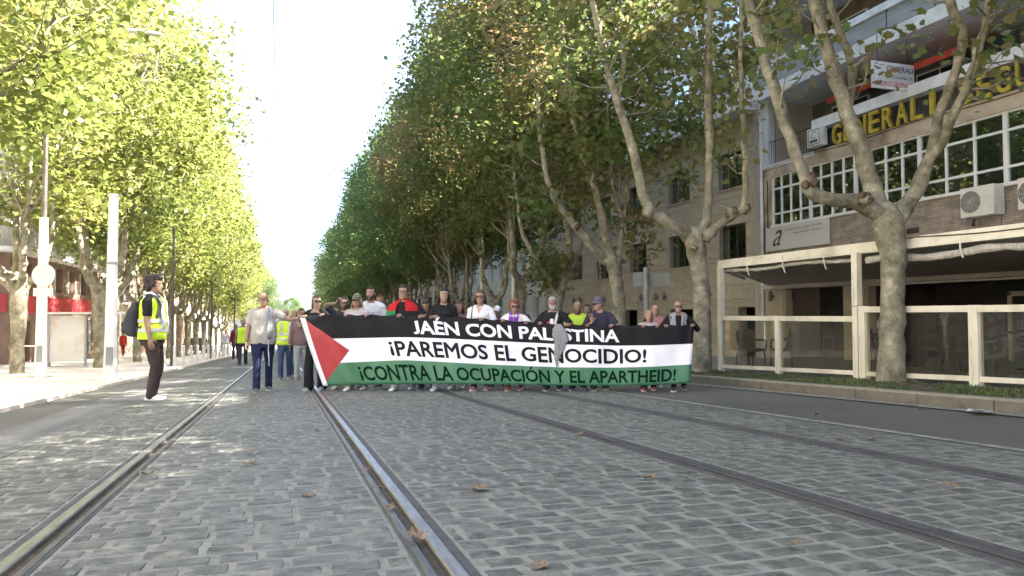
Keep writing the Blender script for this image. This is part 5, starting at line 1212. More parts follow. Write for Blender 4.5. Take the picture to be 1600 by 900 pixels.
def person(loc, h, label, rz=0.0, skin=(.50, .32, .23), g=1.07, belly=0.0, fem=0.0, top=('tee', (.6, .6, .6)), legs=('trousers', (.04, .05, .09)), shoe=(.05, .05, .05), hair=('short', (.04, .03, .025)),
           yaw=0.0, pitch=0.0, roll=0.0, hands=(None, None), curl=(.35, .35), handdir=(None, None), stride=.12, glasses=None, beard=None, cap=None, lean=0.0, vox=.014, group=None, bare_arm=False, extras=()):
    """hands: (image-left, image-right) wrist targets in world space or None for a hanging arm"""
    PN[0] += 1; sd_ = PN[0]; random.seed(sd_ * 77); k = h / 1.737; skin = tuple(x * .62 for x in skin)
    t = thing('person', label, 'person', loc, rz, group); Minv = Matrix.Rotation(-rz, 4, 'Z') @ Matrix.Translation(-Vector(loc))
    sk = skinm(skin); body = MB()
    # legs
    hipz = .91; feet = []; legpts = []
    for s, fy in ((-1, -stride), (1, stride)):
        ank = Vector((s * .095 * g, fy, .085)); hip = Vector((s * .088 * g, 0, hipz)); kn, ank = ik(hip, ank, .425, .415, (0, -1, 0)); legpts.append((hip, kn, ank)); feet.append((s, ank))
        limb(body, [hip, hip.lerp(kn, .4), kn, kn.lerp(ank, .35), ank], [.088 * g, .08 * g, .055, .055 * g, .038])
    LN = lambda z: -lean * max(0, z - .95)
    def TR(off, z0, z1, n=9, flare=0.0):
        rs = []
        for z in np.linspace(z0, z1, n):
            cy, rx, ry = torso_at(z, g, belly, fem); fl = flare * (1 - (z - z0) / (z1 - z0)) ** 3; rs.append(sup(0, cy + LN(z), z, rx + off + fl, ry + off + fl, 18))
        return rs
    body.rings(TR(0, .83, 1.49, 12)); body.rings([sup(0, LN(z) - .006 * (z - 1.45) / .1, z, r, r * 1.02, 12, 1) for z, r in ((1.44, .066), (1.50, .056), (1.56, .054), (1.60, .05))])
    for s in (-1, 1): limb(body, [(0, LN(1.46) + .01, 1.47), (s * .08, LN(1.44) + .005, 1.448), (s * .16 * g, LN(1.42), 1.41)], [.055, .05, .052])
    # arms
    arms = []; hm = MB()
    for idx, s in enumerate((-1, 1)):
        S_ = Vector((s * .172 * (1 + (g - 1) * .7), LN(1.41), 1.405)); tg = hands[idx]
        if tg is None: tgt = Vector((s * (.235 * g + .02), -.05 + (.05 if idx else -.03), .86)); pole = Vector((s * .4, 1, 0))
        else: tgt = (Minv @ Vector(tg)) / k; pole = Vector((s * .9, .35, -1))
        el, wr = ik(S_, tgt, .285, .255, pole); arms.append((S_, el, wr))
        limb(body, [S_, S_.lerp(el, .5), el, el.lerp(wr, .3), wr], [.056 * g ** .5, .048 * g ** .5, .040, .040, .027])
        hd = handdir[idx]
        if hd is None:
            if tg is None: d, n_ = (wr - el), Vector((-s, 0, 0))
            else: d, n_ = Vector((-s * .12, -1, .25)), Vector((0, -.3, -1))
        else: d, n_ = Vector(hd[0]), Vector(hd[1])
        hand(hm, wr, d, n_, (1 if Vector(d).normalized().cross(Vector(n_)).dot(Vector((-s if tg is not None else 0, -1 if tg is None else 0, 0))) > 0 else -1), curl[idx])
    bme2 = remesh(body, vox, 2, 0, k=k)
    # head
    NP = Vector((0, LN(1.54) - .008, 1.545)); RH = Matrix.Rotation(yaw, 3, 'Z') @ Matrix.Rotation(pitch, 3, 'X') @ Matrix.Rotation(roll, 3, 'Y')
    def HT(mb): mb.v = [tuple(((RH @ (Vector(p) + Vector((0, -.012, .083)))) + NP) * k) for p in mb.v]; return mb
    hd = MB(); hd.rings([sup(0, cy, z, rx, ry, 20, .95) for z, cy, rx, ry in HEAD])
    hd.rings([[(x * w_, y_, z_) for x, y_ in ((-1, .012), (-.4, -.25 * w_), (.4, -.25 * w_), (1, .012))] for w_, y_, z_ in ()]) if False else None
    hd.add([(-.009, -.088, .022), (.009, -.088, .022), (.017, -.082, -.036), (-.017, -.082, -.036), (0, -.098, .018), (0, -.119, -.028), (0, -.10, -.040)], [(0, 4, 5, 3), (4, 1, 2, 5), (3, 5, 6), (5, 2, 6), (0, 1, 4)])
    for s in (-1, 1):
        hd.ell((s * .078, .012, -.004), (.010, .020, .031), 8, 6, rot=Matrix.Rotation(s * .35, 3, 'Z')); hd.ell((s * .031, -.079, .030), (.022, .016, .008), 8, 5)
    hd.ell((0, -.090, -.098), (.020, .014, .014), 8, 5)
    HT(hd); hm.v = [tuple(Vector(p) * k) for p in hm.v]
    bm2 = bmesh.new(); bm2.from_mesh(bme2)
    for q in (hd, hm):
        tm = q.mesh('q'); bm2.from_mesh(tm); bpy.data.meshes.remove(tm)
    for f in bm2.faces: f.smooth = True
    bm2.to_mesh(bme2); bm2.free(); link('body', bme2, sk, t); bme2.name = 'body'
    for s in (-1, 1):
        e = HT(MB().ell((s * .031, -.0865, .012), (.0125, .006, .006), 8, 5)).build('eye', M_eye, t, True); HT(MB().ell((s * .031, -.0925, .012), (.0052, .003, .0056), 8, 5)).build('iris', M_iris, e, True)
        br = MB().tube([(s * .014, -.097, .030), (s * .031, -.097, .035), (s * .050, -.083, .030)], [.003, .004, .002], 5)
        HT(br).build('eyebrow', pm('brow_%d' % sd_, tuple(x * .7 for x in hair[1])), t)
    HT(MB().ell((0, -.090, -.062), (.023, .008, .0075), 10, 5)).build('lips', pm('lips_' + sk.name, tuple(a * b for a, b in zip(skin, (.82, .52, .52))), rough=.5), t, True)
    # hair
    kind, hc = hair; M_h = pm('hair_%02d%02d%02d' % tuple(int(x * 99) for x in hc), tuple(x * .6 for x in hc), hc, scale=24, rough=.55, spec=.4, stretch=(1, 1, .25), bump=.5, bscale=60)
    nzv = lambda d, f: noise.noise(d * f + Vector((sd_, 0, 0)))
    def face_pull(d, line, side=.35):   # 1 where hair shows, 0 on the face
        front = sst(.25, -.25, d.y + side * abs(d.x) * 1.6 - .10); low = sst(line + .12, line - .05, d.z); return 1 - front * low
    if kind in ('short', 'grey', 'buzz', 'wavy', 'curly', 'fringe'):
        vol = {'short': 1.07, 'grey': 1.06, 'buzz': 1.0, 'wavy': 1.17, 'curly': 1.24, 'fringe': 1.1}[kind]; amp = {'wavy': .16, 'curly': .14}.get(kind, .05); fq = {'wavy': 3.2, 'curly': 4.2}.get(kind, 6)
        def fn(d):
            lb = (-.02 if kind not in ('wavy', 'curly') else -.3) - .62 * sst(0, .6, d.y); m_ = face_pull(d, .46) * sst(lb - .12, lb + .06, d.z)
            return .80 + (vol - .80 + amp * nzv(d, fq)) * m_
        hs_ = hair_shell(fn)
        if kind in ('short', 'grey', 'fringe'):
            for _ in range(110):
                d = Vector((random.gauss(0, 1), random.gauss(0, 1), random.gauss(0, 1) + .5)).normalized(); f3 = fn(d)
                if f3 > .97: p_ = Vector((d.x * .082 * f3, .006 + d.y * .106 * f3, .012 + d.z * .118 * f3)); q_ = random.uniform(.006, .012); hs_.ell(p_, (q_ * .7, q_ * 1.6, q_ * .8), 5, 3, rot=Matrix.Rotation(random.uniform(-1, 1), 3, 'Z'))
        if kind in ('wavy', 'curly'):
            for _ in range(150):
                d = Vector((random.gauss(0, 1), random.gauss(0, 1), random.gauss(0, 1) + .3)).normalized(); f3 = fn(d)
                if f3 > 1.02: p_ = Vector((d.x * .082 * f3, .006 + d.y * .106 * f3, .012 + d.z * .118 * f3)); q_ = random.uniform(.011, .020); hs_.ell(p_, (q_, q_, q_), 6, 4)
        HT(hs_).build('hair', M_h, t, True)
    elif kind == 'bald':
        def fn(d): return .80 + (.985 - .80) * (sst(.25, -.05, d.z) * sst(-.7, -.35, d.z) * sst(-.25, .2, d.y))
        HT(hair_shell(fn)).build('hair', M_h, t, True)
    elif kind in ('long', 'pony', 'bob', 'auburn'):
        def fn(d): m_ = face_pull(d, .47, .30) * sst(-.95, -.6, d.z); return .80 + ((1.05 if kind == 'pony' else 1.12) - .80 + .04 * nzv(d, 5)) * m_
        ho = HT(hair_shell(fn)).build('hair', M_h, t, True)
        if kind == 'pony':
            HT(MB().tube([(0, .09, .055), (.0, .135, .06), (-.012, .155, .0), (-.02, .15, -.10), (-.02, .13, -.21), (-.015, .12, -.28)], [.022, .032, .036, .034, .026, .008], 9, knob=.3)).build('ponytail', M_h, t, True)
        else:
            L_ = {'long': .40, 'bob': .17, 'auburn': .25}[kind]; dm = MB(); rs = []
            for q in np.linspace(0, 1, 9):
                z = .03 - L_ * q; rx = .088 + .03 * math.sin(q * 2.4); ry = .098 + .012 * q; A_ = 1.95 - .35 * q; out_, in_ = [], []
                for a in np.linspace(-A_, A_, 15):
                    f2 = 1 + .10 * nzv(Vector((a * 2, z * 6, 0)), 1.5); thk = .028 * (1 - .5 * q)
                    out_.append((rx * math.sin(a) * f2, .012 + ry * math.cos(a) * f2, z)); in_.append(((rx - thk) * math.sin(a) * f2, .012 + (ry - thk) * math.cos(a) * f2, z))
                rs.append(out_ + in_[::-1])
            HT(dm.rings(rs)).build('long_hair', M_h, t, True)
    if beard:
        rs = []
        for z in np.linspace(-.124, -.015, 12):
            zz = max(z, -.118); cy = float(np.interp(zz, [q[0] for q in HEAD], [q[1] for q in HEAD])); rx = float(np.interp(zz, [q[0] for q in HEAD], [q[2] for q in HEAD])); ry = float(np.interp(zz, [q[0] for q in HEAD], [q[3] for q in HEAD])); ring = []
            for j in range(24):
                a = 2 * PI * j / 24; fr = -math.sin(a); ax = abs(math.cos(a))
                m_ = sst(-.15, .12, fr) * (1 - sst(-.05, -.02, z) * sst(.95, .7, ax)) * (1 - sst(.35, .2, ax) * sst(-.078, -.068, z) * sst(-.048, -.056, z))
                if fr > 0 and ax < .75: m_ *= sst(-.028, -.046, z - .02 * sst(.2, .45, ax) * 0)
                o_ = -.012 + (.022 + .004 * nzv(Vector((a, z * 20, 0)), 3)) * m_
                ring.append(((rx + o_) * math.cos(a), cy + (ry + o_) * math.sin(a), z))
            rs.append(ring)
        HT(MB().rings(rs)).build('beard', pm('beard_%d' % sd_, tuple(x * .7 for x in beard), beard, scale=30, rough=.8, bump=.5), t, True)
    if glasses == 'sun':
        gm = MB()
        for s in (-1, 1): gm.ell((s * .034, -.103, .010), (.028, .007, .020), 10, 5); gm.tube([(s * .058, -.094, .016), (s * .078, -.03, .014), (s * .082, .02, .008)], .0035, 5)
        gm.tube([(-.01, -.106, .014), (.01, -.106, .014)], .003, 5); HT(gm).build('sunglasses', M_lens, t, True)
    elif glasses == 'clear':
        gm = MB()
        for s in (-1, 1): gm.tube([(s * .034 + .026 * math.cos(a), -.104, .010 + .018 * math.sin(a)) for a in np.linspace(0, 2 * PI, 14)], .0026, 5, cap=False); gm.tube([(s * .060, -.098, .014), (s * .079, -.03, .012), (s * .082, .02, .006)], .0026, 5)
        gm.tube([(-.008, -.106, .014), (.008, -.106, .014)], .0026, 5); HT(gm).build('glasses', M_rim, t)
    if cap:
        cm = pm('cap_%d' % sd_, tuple(x * .55 for x in cap), cap, scale=18, rough=.9, contrast=(.45, .55))
        def fc(d): return .84 + (1.17 - .84) * sst(.10, .22, d.z + .12 * d.y)
        HT(hair_shell(fc, r=(.080, .104, .112), c=(0, .006, .016))).build('cap', cm, t, True)
        vb = MB(); up_, dn_ = [], []
        rs = []
        for q in (0, .5, 1): rs.append([((.074 - .012 * q * abs(0)) * math.sin(a) * (1 - .05 * q), -.088 * math.cos(a) * (1 + .0 * q) - .075 * q * math.cos(a) ** .7, .052 - .012 * q - .02 * abs(math.sin(a))) for a in np.linspace(-1.25, 1.25, 11)])
        top_ = rs; vs_ = [p for r_ in rs for p in r_] + [(x, y, z - .006) for r_ in rs for x, y, z in r_]; fs_ = []
        for lay in (0, 33):
            for i in range(2):
                for j in range(10): q = (lay + i * 11 + j, lay + i * 11 + j + 1, lay + (i + 1) * 11 + j + 1, lay + (i + 1) * 11 + j); fs_.append(q if lay == 0 else q[::-1])
        for j in range(10): fs_.append((22 + j, 22 + j + 1, 55 + j + 1, 55 + j)); fs_.append((j, 33 + j, 33 + j + 1, j + 1))
        vb.add(vs_, fs_); HT(vb).build('cap_brim', cm, t, True)
    # clothes
    kindt, tc_ = top[0], top[1]; sh = MB(); TO = .016
    sh.rings(TR(TO, .84 if kindt != 'tank' else .9, 1.462 if kindt != 'scoop' else 1.43, 13, flare=.012))
    for s in (-1, 1): limb(sh, [(s * .05, LN(1.46) + .008, 1.455), (s * .09, LN(1.44) + .005, 1.443), (s * .165 * g, LN(1.42), 1.408)], [.055, .062, .066])
    for (S_, el, wr) in arms:
        if kindt == 'tank': continue
        if kindt in ('tee', 'scoop', 'polo'): limb(sh, [S_, S_.lerp(el, .4), S_.lerp(el, .72)], [.070 * g ** .5, .068 * g ** .5, .066 * g ** .5])
        else: limb(sh, [S_, S_.lerp(el, .5), el, el.lerp(wr, .5), el.lerp(wr, .93)], [.068 * g ** .5, .064 * g ** .5, .056, .052, .043])
    cmat = cloth('%s_%02d%02d%02d' % ((kindt,) + tuple(int(x * 99) for x in tc_)), tc_)
    shm = remesh(sh, vox, 2, .013, 6.0, k, seed=sd_); sho = link('shirt', shm, cmat, t, True)
    kl, lc = legs; pt = MB(); pt.rings(TR(.020, .775, .86, 4)); pt.rings(TR(.006, .85, .98, 4))
    for (hip, kn, ank) in legpts:
        hem = {'trousers': .068, 'slim': .052, 'wide': .105, 'shorts': .085}[kl]; ktop = .098 * g
        if kl == 'shorts': limb(pt, [hip, hip.lerp(kn, .5), hip.lerp(kn, .95)], [ktop, .093 * g, .085 * g])
        else: limb(pt, [hip, hip.lerp(kn, .4), kn, kn.lerp(ank, .5), ank + Vector((0, 0, -.03))], [ktop, .09 * g, (.07 if kl != 'wide' else .085), (hem + .07) / 2 if kl != 'slim' else .058, hem])
    link('trousers', remesh(pt, vox, 2, .010, 6, k, seed=sd_ + 50), cloth('leg_%02d%02d%02d' % tuple(int(x * 99) for x in lc), lc, .75), t, True)
    for (s, ank) in feet:
        fm = MB(); A_ = Vector((ank.x, ank.y, 0)); rs = []
        for (yy, w_, z0, z1) in ((.075, .022, .01, .06), (.06, .036, .002, .095), (.02, .040, 0, .11), (-.05, .041, 0, .085), (-.11, .046, 0, .060), (-.16, .040, .002, .046), (-.19, .018, .01, .034)):
            rs.append([(A_.x + s * .12 * -yy * .5 + w_ * math.cos(a), A_.y + yy, (z0 + z1) / 2 + (z1 - z0) / 2 * math.sin(a)) for a in np.linspace(0, 2 * PI, 12, False)])
        fm.rings(rs); fm.v = [tuple(Vector(p) * k) for p in fm.v]; so_ = fm.build('shoe', pm('shoe_%02d%02d%02d' % tuple(int(x * 99) for x in shoe), shoe, rough=.6), t, True)
        if max(shoe) < .5:
            sl = MB(); sl.rings([[((A_.x + s * .12 * -yy * .5 + w_ * math.cos(a)) * k, (A_.y + yy) * k, z) for yy, w_, a in [(.07, .034, 0), (.0, .044, 0), (-.1, .049, 0), (-.17, .036, 0), (-.195, 0, 0), (-.17, .036, PI), (-.1, .049, PI), (0, .044, PI), (.07, .034, PI), (.082, 0, 0)]] for z in (.0, .022)]); sl.build('sole', pm('sole_white', (.55, .55, .53), rough=.7), so_)
    ctx = dict(t=t, k=k, shirt=sho, TR=TR, LN=LN, arms=arms, g=g, belly=belly, fem=fem, Minv=Minv, HT=HT, seed=sd_, NP=NP)
    for ex in extras: ex(ctx)
    return ctx
# --- things worn
def ex_scale(c, mb): mb.v = [tuple(Vector(p) * c['k']) for p in mb.v]; return mb
def decal(polys, mat, name='print', off=.006):
    """flat print on the chest: polygons in (x, z) unit space projected onto the shirt front"""
    def f(c):
        me = c['shirt'].data; bvh = BVHTree.FromPolygons([v.co.copy() for v in me.vertices], [tuple(p.vertices) for p in me.polygons]); mb = MB(); k = c['k']
        for poly in polys:
            vs_ = []
            for x, z in poly:
                h, nn, i, d = bvh.ray_cast(Vector((x * k, -1, z * k)), Vector((0, 1, 0))); vs_.append((h + Vector((0, -off, 0))) if h else Vector((x * k, -.15, z * k)))
            mb.add(vs_, [tuple(range(len(vs_)))])
        mb.build(name, mat, c['t'])
    return f
def grid_poly(x0, x1, z0, z1, inside, n=16):
    out = []
    for i in range(n):
        for j in range(n):
            a, b = x0 + (x1 - x0) * i / n, x0 + (x1 - x0) * (i + 1) / n; p, q = z0 + (z1 - z0) * j / n, z0 + (z1 - z0) * (j + 1) / n
            if inside((a + b) / 2, (p + q) / 2): out.append([(a, p), (b, p), (b, q), (a, q)])
    return out
def ex_vest(col, bands=True):
    def f(c):
        vm = MB(); vm.rings(c['TR'](.034, .86, 1.455, 12, flare=.012)); me = remesh(vm, .014, 1, .008, 6, c['k'], seed=c['seed']); link('hi_vis_vest', me, pm('hi_vis', (.42, .62, .02), (.52, .72, .04), scale=4, rough=.7), c['t'], True)
        if bands:
            for z in (.97, 1.10):
                b = MB(); rs = []
                for zz, o in ((z, .05), (z + .05, .05)): cy, rx, ry = torso_at(zz, c['g'], c['belly'], c['fem']); rs.append(sup(0, cy + c['LN'](zz), zz, rx + o, ry + o, 28))
                b.rings(rs, cap=False); ex_scale(c, b).build('reflective_band', pm('reflective_grey', (.42, .43, .42), rough=.4), c['t'])
            for s in (-1, 1):
                r_ = ribbon([(s * .10, c['LN'](z) + torso_at(z, c['g'], c['belly'], c['fem'])[0] - torso_at(z, c['g'], c['belly'], c['fem'])[2] * .85 - .052, z) for z in np.linspace(1.12, 1.42, 7)], .045, .004, lambda i: (0, -1, .1), 3, .002); ex_scale(c, r_).build('reflective_band', pm('reflective_grey', (.42, .43, .42)), c['t'])
    return f
def ex_scarf(mat, front=((-.07, 1.0), (.075, 1.15)), name='scarf', width=.11):
    """scarf round the neck with two ends hanging down the chest"""
    def f(c):
        g = c['g']; LN = c['LN']; path = []
        fr = lambda x, z: (x, torso_at(z, g, c['belly'], c['fem'])[0] - torso_at(z, g, c['belly'], c['fem'])[2] * (1 - .35 * (abs(x) / .15) ** 2) - .035 + LN(z), z)
        (xa, za), (xb, zb_) = front
        for z in np.linspace(za, 1.38, 7): path.append(fr(xa * (1 + .25 * (z - za)), z))
        path += [(xa * 1.15, -.045 + LN(1.47), 1.475), (xa * .95, .02 + LN(1.5), 1.51), (xa * .5, .075 + LN(1.5), 1.52), (0, .085 + LN(1.5), 1.52), (xb * .5, .075 + LN(1.5), 1.52), (xb * .95, .02 + LN(1.5), 1.51), (xb * 1.15, -.045 + LN(1.47), 1.475)]
        for z in np.linspace(1.38, zb_, 7): path.append(fr(xb * (1 + .25 * (z - zb_)), z))
        ctr = Vector((0, LN(1.3), 0))
        def nf(i): p = Vector(path[i]); q = p - Vector((0, LN(p.z), p.z)); q.z = .35 if 1.4 < p.z else 0; return q
        ex_scale(c, ribbon(path, width, .012, nf, 5, .010, c['seed'])).build(name, mat, c['t'], True)
    return f
def ex_cape(c):
    rs = []
    for z, rx, ry, cy in ((1.08, .32, .20, .0), (1.2, .315, .195, .0), (1.32, .295, .185, .0), (1.40, .265, .165, .0), (1.455, .20, .135, .005), (1.50, .092, .085, .015), (1.535, .082, .078, .01)):
        out_, in_ = [], []
        for a in np.linspace(-2.85, 2.85, 26):
            f2 = 1 + .05 * math.sin(a * 9 + z * 12) * (1.6 - z) * 2; out_.append((rx * f2 * math.sin(a), cy + ry * f2 * math.cos(a), z)); in_.append(((rx * f2 - .012) * math.sin(a), cy + (ry * f2 - .012) * math.cos(a), z))
        rs.append(out_ + in_[::-1])
    mb = MB().rings(rs)
    nseg = 52
    for i, f in enumerate(mb.f):
        zc = sum(mb.v[q][2] for q in f) / len(f); xc = sum(mb.v[q][0] for q in f) / len(f)
        mb.m[i] = 0 if zc > 1.34 else (1 if xc < -.02 else 2)
    ex_scale(c, mb).build('flag_cape', [cloth('cape_red', (.50, .02, .025)), cloth('cape_green', (.03, .22, .08)), cloth('cape_dark', (.02, .02, .022))], c['t'], True)
def ex_collar(col):
    def f(c):
        p = [(.082 * math.cos(a), c['LN'](1.46) + .005 + .08 * math.sin(a), 1.478 + .022 * math.sin(a)) for a in np.linspace(0, 2 * PI, 25)]
        ex_scale(c, MB().tube(p, .011, 6, cap=False)).build('collar', cloth('collar', col), c['t'], True)
    return f
def ex_bagstrap(x0=.10, x1=-.14, col=(.55, .55, .54), w=.035):
    def f(c):
        path = []
        for q in np.linspace(0, 1, 10):
            z = 1.47 - .55 * q; x = x0 + (x1 - x0) * q; cy, rx, ry = torso_at(z, c['g'], c['belly'], c['fem']); path.append((x, cy + c['LN'](z) - (ry + .03) * math.sqrt(max(.1, 1 - (x / (rx + .03)) ** 2)), z))
        ex_scale(c, ribbon(path, w, .005, lambda i: (path[i][0], path[i][1] - .02, 0), 2, .0)).build('bag_strap', cloth('strap%d' % int(col[0] * 99), col), c['t'])
    return f

def bpos(px, off):
    p = on_plane(px, 540, BP0 + bn * off, bn); return float(p.x), float(p.y)
RZB = math.atan2(-bn[0], bn[1])
def marcher(px, topy, off, label, hands=(None, None), **kw):
    """a person behind the banner: place from the pixel column and the row behind the cloth, height from the top of the head; hands = pixel columns on the top edge"""
    X, Y = bpos(px, off); zt = on_plane(px, topy, BP0 + bn * off, bn).z; h = zt - zg(Y) - .012
    hw = []
    for q in hands:
        if q is None: hw.append(None); continue
        if hasattr(q, '__len__') and len(q) == 3: hw.append(Vector(q)); continue
        p = BPT(U_of(q, 3), 2.99); hw.append(p + Vector(bn) * .075 + Vector((0, 0, -.02)))
    return person((X, Y, zg(Y) + .012), h, label, rz=RZB + kw.pop('turn', 0), hands=tuple(hw), curl=kw.pop('curl', (.62, .62)), **kw)
BLK = (.018, .018, .02); JEAN = (.10, .15, .23); DARKJ = (.03, .04, .07); WHT = (.72, .72, .72)
F_ = dict(fem=1.0, g=.98); LIGHT = (.55, .36, .27); TAN = (.42, .26, .18); PALE = (.60, .42, .33); PINK = (.56, .33, .26)
marcher(494, 463, .24, 'woman with a dark ponytail and sunglasses in black holding the banner corner', hands=(476, 505), top=('scoop', BLK), legs=('wide', BLK), shoe=(.30, .30, .31), hair=('pony', (.07, .035, .022)), glasses='sun', skin=LIGHT, yaw=.75, stride=.10, **F_)
ra = marcher(538, 465, .62, 'man in sunglasses shading his head with one raised arm', hands=(tuple(on_plane(526, 474, BP0 + bn * .55, bn)), None), top=('tee', (.05, .05, .055)), legs=('trousers', (.55, .54, .5)), shoe=(.6, .6, .6), hair=('short', (.03, .022, .018)), glasses='sun', skin=LIGHT, yaw=.1, beard=(.06, .045, .035), handdir=(((.35, -.1, .6), (.9, -.2, -.2)), None))
marcher(558, 461, .24, 'blonde woman in a camouflage cap holding the banner top', hands=(541, 575), top=('long', (.45, .42, .40)), legs=('trousers', (.22, .22, .16)), shoe=(.62, .62, .60), hair=('auburn', (.42, .27, .15)), cap=(.16, .17, .10), skin=PINK, glasses='sun', stride=.14, **F_)
ringer = (.16, .03, .035)
marcher(580, 449, .85, 'tall bearded man in a white T-shirt with a dark red collar', top=('tee', (.66, .67, .68)), legs=('trousers', BLK), shoe=(.05, .05, .05), hair=('short', (.05, .03, .02)), beard=(.09, .045, .028), skin=LIGHT, stride=.12,
        extras=(ex_collar(ringer), decal([[(-.10 + .02 * i, 1.28), (-.088 + .02 * i, 1.28), (-.088 + .02 * i, 1.30), (-.10 + .02 * i, 1.30)] for i in range(10)], pm('tee_print', (.08, .08, .08)))))
marcher(631, 447, .28, 'young man with a red and green flag draped over his shoulders', hands=(624, 660), top=('tee', BLK), legs=('trousers', (.33, .36, .38)), shoe=(.60, .60, .60), hair=('short', (.04, .028, .02)), glasses='clear', skin=LIGHT, stride=.15, extras=(ex_cape,))
marcher(668, 469, .45, 'dark-haired young person bowing the head behind the banner', hands=(661, 676), top=('long', (.05, .05, .06)), legs=('trousers', DARKJ), shoe=(.05, .05, .06), hair=('bob', (.03, .02, .018)), skin=TAN, pitch=.38, fem=.5, g=.88, lean=.08)
marcher(693, 452, .32, 'woman with long straight dark hair and a black top', hands=(680, None), top=('tee', (.014, .016, .018)), legs=('trousers', (.42, .47, .52)), shoe=(.60, .60, .60), hair=('long', (.018, .013, .012)), skin=LIGHT, yaw=.45, stride=.16, **F_)
marcher(717, 472, .62, 'woman with wavy auburn hair half hidden by the long-haired woman', hands=(None, 718), top=('long', (.22, .10, .10)), legs=('trousers', (.40, .42, .44)), shoe=(.5, .5, .5), hair=('auburn', (.10, .035, .022)), skin=LIGHT, yaw=.2, **F_)
marcher(751, 455, .28, 'woman in a white V-neck T-shirt and sunglasses', hands=(None, 754), top=('tee', (.74, .73, .74)), legs=('slim', BLK), shoe=(.40, .20, .18), hair=('bob', (.10, .05, .03)), glasses='sun', skin=LIGHT, stride=.10, extras=(decal(grid_poly(-.06, .06, 1.33, 1.46, lambda x, z: abs(x) < (z - 1.33) * .45, 14), skinm(LIGHT), 'neckline', .004), ex_bagstrap(-.13, -.15, (.03, .03, .03), .015)), fem=1.0, g=1.0)
marcher(777, 480, .95, 'person in a white cap behind the woman in white', top=('tee', (.5, .4, .38)), legs=('trousers', DARKJ), hair=('short', (.1, .08, .07)), cap=(.80, .80, .80), skin=TAN)
marcher(804, 470, .30, 'woman with curly reddish hair, sunglasses and a purple scarf', hands=(785, 824), top=('long', (.70, .66, .66)), legs=('slim', (.16, .05, .03)), shoe=(.25, .08, .05), hair=('curly', (.25, .11, .05)), glasses='sun', skin=PINK, pitch=.12, yaw=.2, g=1.0, fem=1.0, extras=(ex_scarf(cloth('purple', (.22, .05, .36)), ((-.045, 1.22), (.05, 1.18)), 'purple_scarf', .09),))
marcher(823, 492, 1.35, 'short person with dark red hair far behind the purple scarf', top=('long', (.5, .35, .35)), hair=('bob', (.08, .02, .02)), skin=LIGHT, fem=1, g=.9)
def melon(c):
    decal(grid_poly(-.125, .125, 1.20, 1.315, lambda x, z: (x / .12) ** 2 + ((z - 1.20) / .105) ** 2 < 1, 18), pm('melon_red', (.50, .06, .06), rough=.8), 'red_print')(c)
    decal(grid_poly(-.03, .03, 1.24, 1.335, lambda x, z: True, 6), pm('melon_white', (.7, .68, .68), rough=.8), 'white_print', .010)(c)
marcher(864, 465, .32, 'grey-bearded man in a black T-shirt with a red print', hands=(843, 886), top=('tee', (.014, .014, .015)), legs=('trousers', BLK), shoe=(.03, .03, .03), hair=('grey', (.42, .40, .38)), beard=(.50, .48, .46), glasses='clear', skin=PINK, g=1.12, belly=.35, extras=(melon, ex_bagstrap(.11, -.02, (.66, .66, .64), .05)))
marcher(903, 471, .42, 'bald man with a dark beard in a lime green T-shirt', hands=(888, 919), top=('tee', (.40, .56, .06)), legs=('trousers', BLK), shoe=(.03, .03, .03), hair=('bald', (.10, .06, .04)), beard=(.10, .05, .035), skin=TAN, pitch=.35, g=1.05)
marcher(918, 477, 1.0, 'person in maroon standing behind the man with the cap', top=('tee', (.12, .03, .045)), legs=('trousers', DARKJ), hair=('short', (.05, .02, .02)), skin=TAN)
marcher(937, 466, .34, 'man in a violet-grey cap and navy shirt gesturing beside the lime shirt', hands=(tuple(on_plane(926, 503, BP0 + bn * .20, bn)), 956), top=('tee', (.035, .035, .055)), legs=('trousers', BLK), shoe=(.04, .04, .04), hair=('short', (.2, .18, .17)), cap=(.12, .115, .15), glasses='sun', skin=PINK, yaw=-.85, pitch=.12, g=1.1, curl=(.15, .62), handdir=(((-.2, -.25, .9), (0, -1, -.2)), None))
marcher(1013, 486, .26, 'short blonde woman leaning on the banner top', hands=(1004, 1028), top=('long', (.42, .40, .38)), legs=('trousers', (.02, .05, .04)), shoe=(.45, .03, .06), hair=('bob', (.36, .25, .15)), skin=PINK, yaw=.3, pitch=.12, roll=.1, lean=.2, fem=1, g=1.05)
marcher(1024, 477, .85, 'balding man in a pink checked shirt behind the blonde woman', top=('long', (.40, .20, .19)), legs=('trousers', (.12, .12, .14)), shoe=(.5, .5, .5), hair=('bald', (.2, .15, .12)), skin=PINK)
marcher(1060, 471, .30, 'bald man in sunglasses with a black and white scarf over a black jacket', hands=(1040, 1083), top=('long', (.018, .018, .02)), legs=('slim', BLK), shoe=(.03, .03, .03), hair=('bald', (.3, .27, .25)), glasses='sun', skin=PINK, g=1.08, stride=.2, extras=(ex_scarf(M_keff, ((-.09, 1.05), (.10, 1.08)), 'checked_scarf', .13),))
